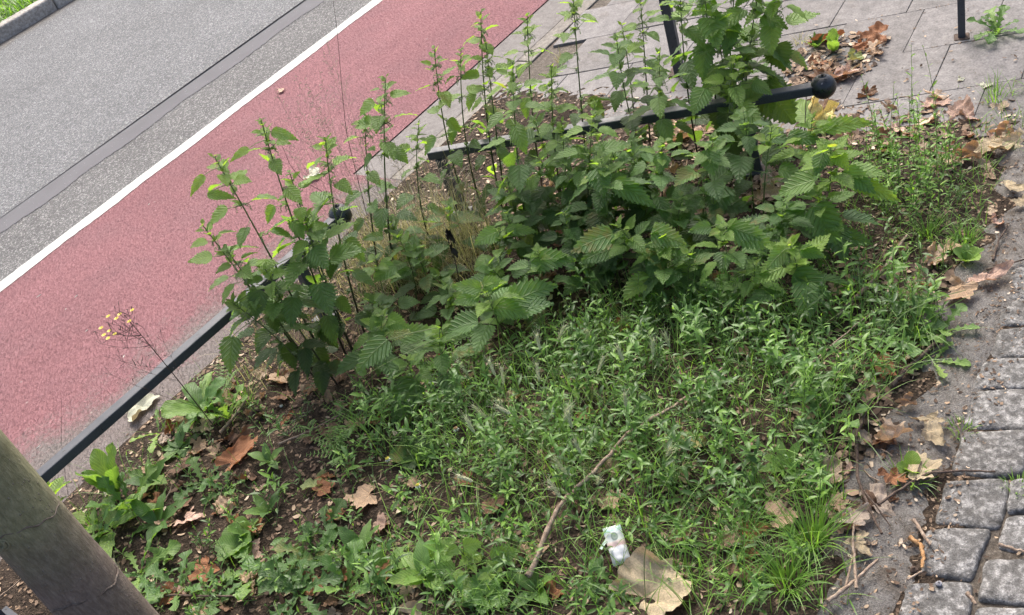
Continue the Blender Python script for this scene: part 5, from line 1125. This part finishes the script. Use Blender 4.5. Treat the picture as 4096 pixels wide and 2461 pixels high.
# seeds and petals on the lane
for i, (px, py, s_) in enumerate([(95, 716, .012), (160, 748, .004), (300, 862, .008), (582, 870, .010), (185, 717, .009), (766, 492, .004), (520, 882, .006), (285, 1215, .01), (360, 495, .006), (210, 800, .007), (430, 1030, .006), (95, 1080, .009), (565, 1150, .003), (640, 820, .006), (900, 240, .006)]):
    P = G(px, py); mb = MB(); a = rng.uniform(-.3, .6); d_ = np.array([cos(a), sin(a), 0]); tube(mb, [-d_ * s_, d_ * 0, d_ * s_], [.0006, .0018, .0008], 5); mb.build('seed_husk', M['white'], None, None).location = (P[0], P[1], .005)
    o = C.objects[-1]; tag(o, None, 'seed husk', 'pale husks on the bike lane')
    LH = [((0, 1050), 'the trunk on the red lane'), ((300, 790), 'the yellow flowers'), ((620, 300), 'the lone tall nettle tip'), ((760, 433), 'the pale scrap'), ((330, 500), 'the white line'), ((440, 880), 'the near rail')]
    q_, nm_ = min(LH, key=lambda t_: (t_[0][0] - px) ** 2 + (t_[0][1] - py) ** 2); auto(o, 'tiny pale seed husk %s %s' % ('left of' if px < q_[0] - 25 else 'right of' if px > q_[0] + 25 else 'beside', nm_), s_)

# ------------------------------------------------------------------ twigs, scraps, packet
def twig(pts, r, label, mat='twig', z=.02, name='twig', cat='twig', group='dead twigs', kn=True, side=()):
    P = [G(*p) for p in pts]; P = np.array([[p[0], p[1], (hgt(p[0], p[1]) if p[1] > .72 and p[0] < 3.1 else .012) + r + zz] for p, zz in zip(P, z if isinstance(z, (list, tuple)) else [z] * len(P))])
    k = np.arange(len(P)); kk = np.linspace(0, len(P) - 1, max(10, len(P) * 5)); Q = np.stack([np.interp(kk, k, P[:, j]) for j in range(3)], 1); Q[1:-1] = (Q[:-2] + Q[1:-1] * 2 + Q[2:]) / 4
    Q[1:-1] += npr.normal(0, r * .18, Q[1:-1].shape)
    R = np.linspace(r, r * .6, len(Q)) * (1 + .22 * (np.arange(len(Q)) % 4 == 0))
    o0_ = Q[0].copy(); mb = MB(); tube(mb, Q, R, 7); 
    ends = [[0] + [0]]; 
    for i0, s_ in ((0, -1), (-1, 1)):
        d_ = (Q[i0] - Q[i0 + (1 if i0 == 0 else -1)]); d_ /= np.linalg.norm(d_); tube(mb, [Q[i0], Q[i0] + d_ * R[i0] * .4], [R[i0], R[i0] * .15], 7)
    o = tag(mb.build(name, M[mat], None, o0_), label, cat, group)
    for (i, px, py) in side:
        q = G(px, py); q = np.array([q[0], q[1], .03]); mb = MB(); tube(mb, [Q[i], (Q[i] + q) / 2 + [0, 0, .006], q], [r * .6, r * .5, r * .3], 5); mb.build('side_twig', M[mat], o, o0_)
    return o
twig([(1290, 1425), (1370, 1275), (1445, 1200), (1530, 1110)], .0072, 'pale branch lying diagonally through the green carpet', z=[.03, .05, .06, .065], name='branch', cat='branch')
twig([(1530, 1108), (1640, 1030), (1760, 945)], .005, 'upper thinner end of the pale branch in the carpet', z=.065)
twig([(2020, 790), (2130, 690), (2190, 600)], .0065, 'pale stick lying in front of the broad leaf at the right', z=.02)
twig([(2150, 950), (2200, 900), (2265, 840)], .007, 'short grey stick with a sawn end on the grey strip', 'twig_d', z=.012)
twig([(2100, 1000), (2068, 1080), (2072, 1180), (2100, 1260), (2130, 1315)], .0045, 'long brown twig running down the edge of the bed', 'twig_d', z=.025, side=[(14, 2150, 1290)])
twig([(2120, 1240), (2180, 1200), (2240, 1165), (2330, 1160), (2400, 1162)], .0036, 'branching dark twig reaching onto the cobbles', 'twig_d', z=.02, side=[(9, 2225, 1130)])
twig([(2000, 1475), (2060, 1430), (2120, 1375)], .005, 'straight brown stick at the bottom right', 'twig', z=.02, side=[(5, 2070, 1330)])
twig([(2070, 1450), (2065, 1380), (2060, 1330), (2065, 1290)], .0035, 'pale curving twig beside the straight stick', 'twig', z=.03)
twig([(2205, 1270), (2225, 1300), (2245, 1330)], .0045, 'short knobbly twig on the grey strip', 'twig', z=.006)
twig([(2190, 1415), (2225, 1395)], .003, 'small twig between the lower cobbles', 'twig', z=.01)
twig([(2410, 1330), (2475, 1350)], .004, 'pale twig in the joint of the right cobbles', 'twig', z=.008)
twig([(2335, 1450), (2355, 1475)], .005, 'stubby twig at the bottom cobble', 'twig', z=.008)
twig([(2196, 1312), (2222, 1330), (2230, 1360), (2224, 1384)], .0055, 'orange curled bark strip on the grey strip', 'peel', z=.006, name='bark_strip', cat='bark strip')
twig([(2395, 640), (2410, 590), (2430, 560)], .003, 'thin dark twig on the grey strip at the right', 'twig_d', z=.004)
twig([(2380, 665), (2470, 640)], .003, 'dark twig above the top cobble', 'twig_d', z=.006)
twig([(820, 1400), (850, 1320), (880, 1280)], .0035, 'thin brown twig standing out of rusty leaves at the bottom left', 'twig_d', z=[.0, .03, .06])
twig([(540, 1060), (580, 1020), (610, 985)], .006, 'stick among dry leaves below the nettles', 'twig', z=.015)
twig([(622, 1018), (640, 1012)], .013, 'short dark cut stub on the soil', 'twig_d', z=.01, name='cut_stub', cat='stick')
twig([(690, 1100), (760, 1070), (860, 1020)], .0028, 'thin curved twig on bare soil', 'twig', z=.02)
twig([(1180, 860), (1120, 905), (1060, 960)], .003, 'straw stalk under the front nettles', 'twig', z=.03)
twig([(380, 1465), (520, 1466), (640, 1470)], .004, 'reddish twig along the bottom left edge', 'twig_d', z=.02)
twig([(0, 1480), (60, 1440), (110, 1400)], .003, 'pale twig left of the trunk foot', 'twig', z=.03)
twig([(1900, 1010), (2000, 905), (2110, 790)], .003, 'thin stem slanting through the carpet at the right', 'twig', z=.05)
for i in range(46):                                          # loose bits of twig
    poly = rng.choice([PL[0][0], PL[1][0], PL[4][0], PL[3][0], PL[7][0]]); x, y = scatter(poly, 40)[0] if 0 else rng.choice(scatter(poly, 60)); a = rng.uniform(0, tau); l = rng.uniform(.02, .07)
    mb = MB(); B = np.array([x, y, hgt(x, y) + .008]); tube(mb, [[0, 0, 0], [cos(a) * l / 2, sin(a) * l / 2, rng.uniform(0, .006)], [cos(a + .2) * l, sin(a + .2) * l, rng.uniform(0, .012)]], [.0022, .002, .0014], 5)
    o = mb.build('twig', M[rng.choice(['twig', 'twig_d'])]); o.location = B; w_, lm = near(x, y); tag(o, None, 'twig', 'little loose twigs near ' + lm); auto(o, 'little loose twig ' + w_, l)
# pale crumpled scraps on the concrete and the lane
for (bx, by), sz, cl, lb in [((335, 1000), .13, 'cream', 'whitish crumpled leaf on the concrete under the near rail'), ((282, 1195), .11, 'cream', 'whitish leaf with a hole behind the dock leaves'), ((760, 433), .11, 'cream', 'pale dried scrap lying on the bike lane behind the nettles'), ((680, 222), .05, 'pale', 'thin pale curl lying on the bike lane'), ((1500, 352), .09, 'cream', 'pale leaf caught behind the black rail'), ((2385, 213), .05, 'cream', 'tiny pale scrap on the slabs'), ((2315, 200), .03, 'cream', 'tiny white scrap on the slab by the dandelion')]:
    P = G(bx, by); o = dry(P[0], P[1], sz, cl, lb, LG, rng.choice(FLAT), None, .08, .006, .006)
    if cl == 'cream': o.color = (.56, .58, .45, 1)
for (bx, by), r, lb in [((2265, 1418), .007, 'small blue grey pebble among the cobbles'), ((2205, 1385), .009, 'brown nut shell on the grey strip'), ((685, 990), .006, 'tiny white stone on the soil'), ((1050, 1390), .008, 'small grey pebble on bare soil')]:
    P = G(bx, by); V = []; n, m_ = 10, 7
    for i in range(m_):
        for j in range(n):
            a1 = pi * (i + .5) / m_; a2 = j / n * tau; rr = r * (1 + rng.uniform(-.18, .18)); V.append([rr * sin(a1) * cos(a2), rr * sin(a1) * sin(a2), rr * .7 * cos(a1)])
    F = [[i * n + j, i * n + (j + 1) % n, (i + 1) * n + (j + 1) % n, (i + 1) * n + j] for i in range(m_ - 1) for j in range(n)] + [[0, 1, 2, 3], [0, 3, 4, 5], [0, 5, 6, 7], [0, 7, 8, 9]]
    mb = MB(); mb.add(V, F); o = mb.build('seed_ball' if 'ball' in lb else 'nut_shell' if 'nut' in lb else 'pebble', M['peel' if 'ball' in lb else 'twig_d' if 'nut' in lb else 'white' if 'white' in lb else 'pebble']); o.location = (P[0], P[1], r * .6 + (hgt(P[0], P[1]) if P[1] > .72 else .01)); tag(o, lb, 'pebble' if 'pebble' in lb or 'stone' in lb else 'seed')
# discarded packet
pc = (G(1447, 1278, .05) + G(1525, 1360, .03)) / 2; tl, tr, bl = G(1447, 1280, .07), G(1491, 1270, .07), G(1488, 1368, .03); br_ = G(1530, 1352, .03)
t = thing('tissue_packet', tuple((tl + br_) / 2 * [1, 1, 0] + [0, 0, .03]), 'small white printed packet with green top dropped in the weeds', 'packet'); o0_ = np.array(t.location)
ex = (tr - tl + br_ - bl) / 2; ey = (tl - bl + tr - br_) / 2; w, l = np.linalg.norm(ex), np.linalg.norm(ey); ex /= w; ey = ey - ex * (ey @ ex); ey /= np.linalg.norm(ey); ez = np.cross(ex, ey)
print('packet', w, l)
mb = MB(); n, m_ = 8, 12; V = []
for sd in (1, -1):
    for i in range(n + 1):
        for j in range(m_ + 1):
            a, b = i / n * 2 - 1, j / m_ * 2 - 1; th_ = .010 * (max(0, 1 - a ** 4) * max(0, 1 - b ** 6)) ** .5; V.append([a * w / 2, b * l / 2, sd * th_ + .0022 * sin(a * 5 + b * 4) + .0015 * sin(b * 13)])
gg = grid(n, m_); mb.add(V, np.concatenate([gg[:, ::-1], gg + (n + 1) * (m_ + 1)])); o = mb.build('wrapper', M['packet'], t)
o.matrix_local = Matrix([[ex[0], ey[0], ez[0], 0], [ex[1], ey[1], ez[1], 0], [ex[2], ey[2], ez[2], .022], [0, 0, 0, 1]])
mb = MB(); mb.add([[-w / 2 + .004, l / 2 - .012, .0095], [w / 2 - .004, l / 2 - .012, .0095], [w / 2 - .004, l / 2 - .003, .0085], [-w / 2 + .004, l / 2 - .003, .0085]], [[0, 1, 2, 3]]); fo = mb.build('opening_flap', plain('flap_green', (.35, .5, .46)), t); fo.matrix_local = o.matrix_local.copy()
# tiny daisies gone to seed
for (bx, by), lb in [((1008, 1172), 'faded yellow daisy head with few petals left of the carpet'), ((1100, 1035), 'brown withered flower head by the hanging nettle leaf'), ((935, 1108), 'second faded daisy head near bare soil')]:
    B = G(bx + 15, by + 70); T = TOP(bx, by, B); t = thing('faded_daisy', tuple(B), lb, 'flower'); mb = MB(); tube(mb, [B, (B + T) / 2 + [.005, 0, 0], T], .0009, 4, A=.4); mb.build('stem', M['kstem'], t, B)
    mb = MB(); tube(mb, [T, T + [0, 0, .004], T + [0, 0, .007]], [.003, .006, .002], 9); mb.build('flower_disc', M['peel'] if 'brown' in lb else M['yellow'], t, B)
    mb = MB()
    for k in range(7): leaf(mb, 'knot', T + [0, 0, .002], k * .9, -.3, -.4, .010, .0018, age=.5)
    mb.build('petals', M['white'], t, B)

# labels that came out alike get a size word; what nothing tells apart keeps one label in one group
for text, lst in AUTO.items():
    lst.sort(key=lambda t: t[0])
    words = {1: [''], 2: ['smaller ', 'larger '], 3: ['smallest ', 'middle sized ', 'largest ']}.get(len(lst))
    if len(lst) == 4: words = ['smallest ', 'rather small ', 'rather large ', 'largest ']
    if words:
        for wd, (_, o) in zip(words, lst): o['label'] = wd + text
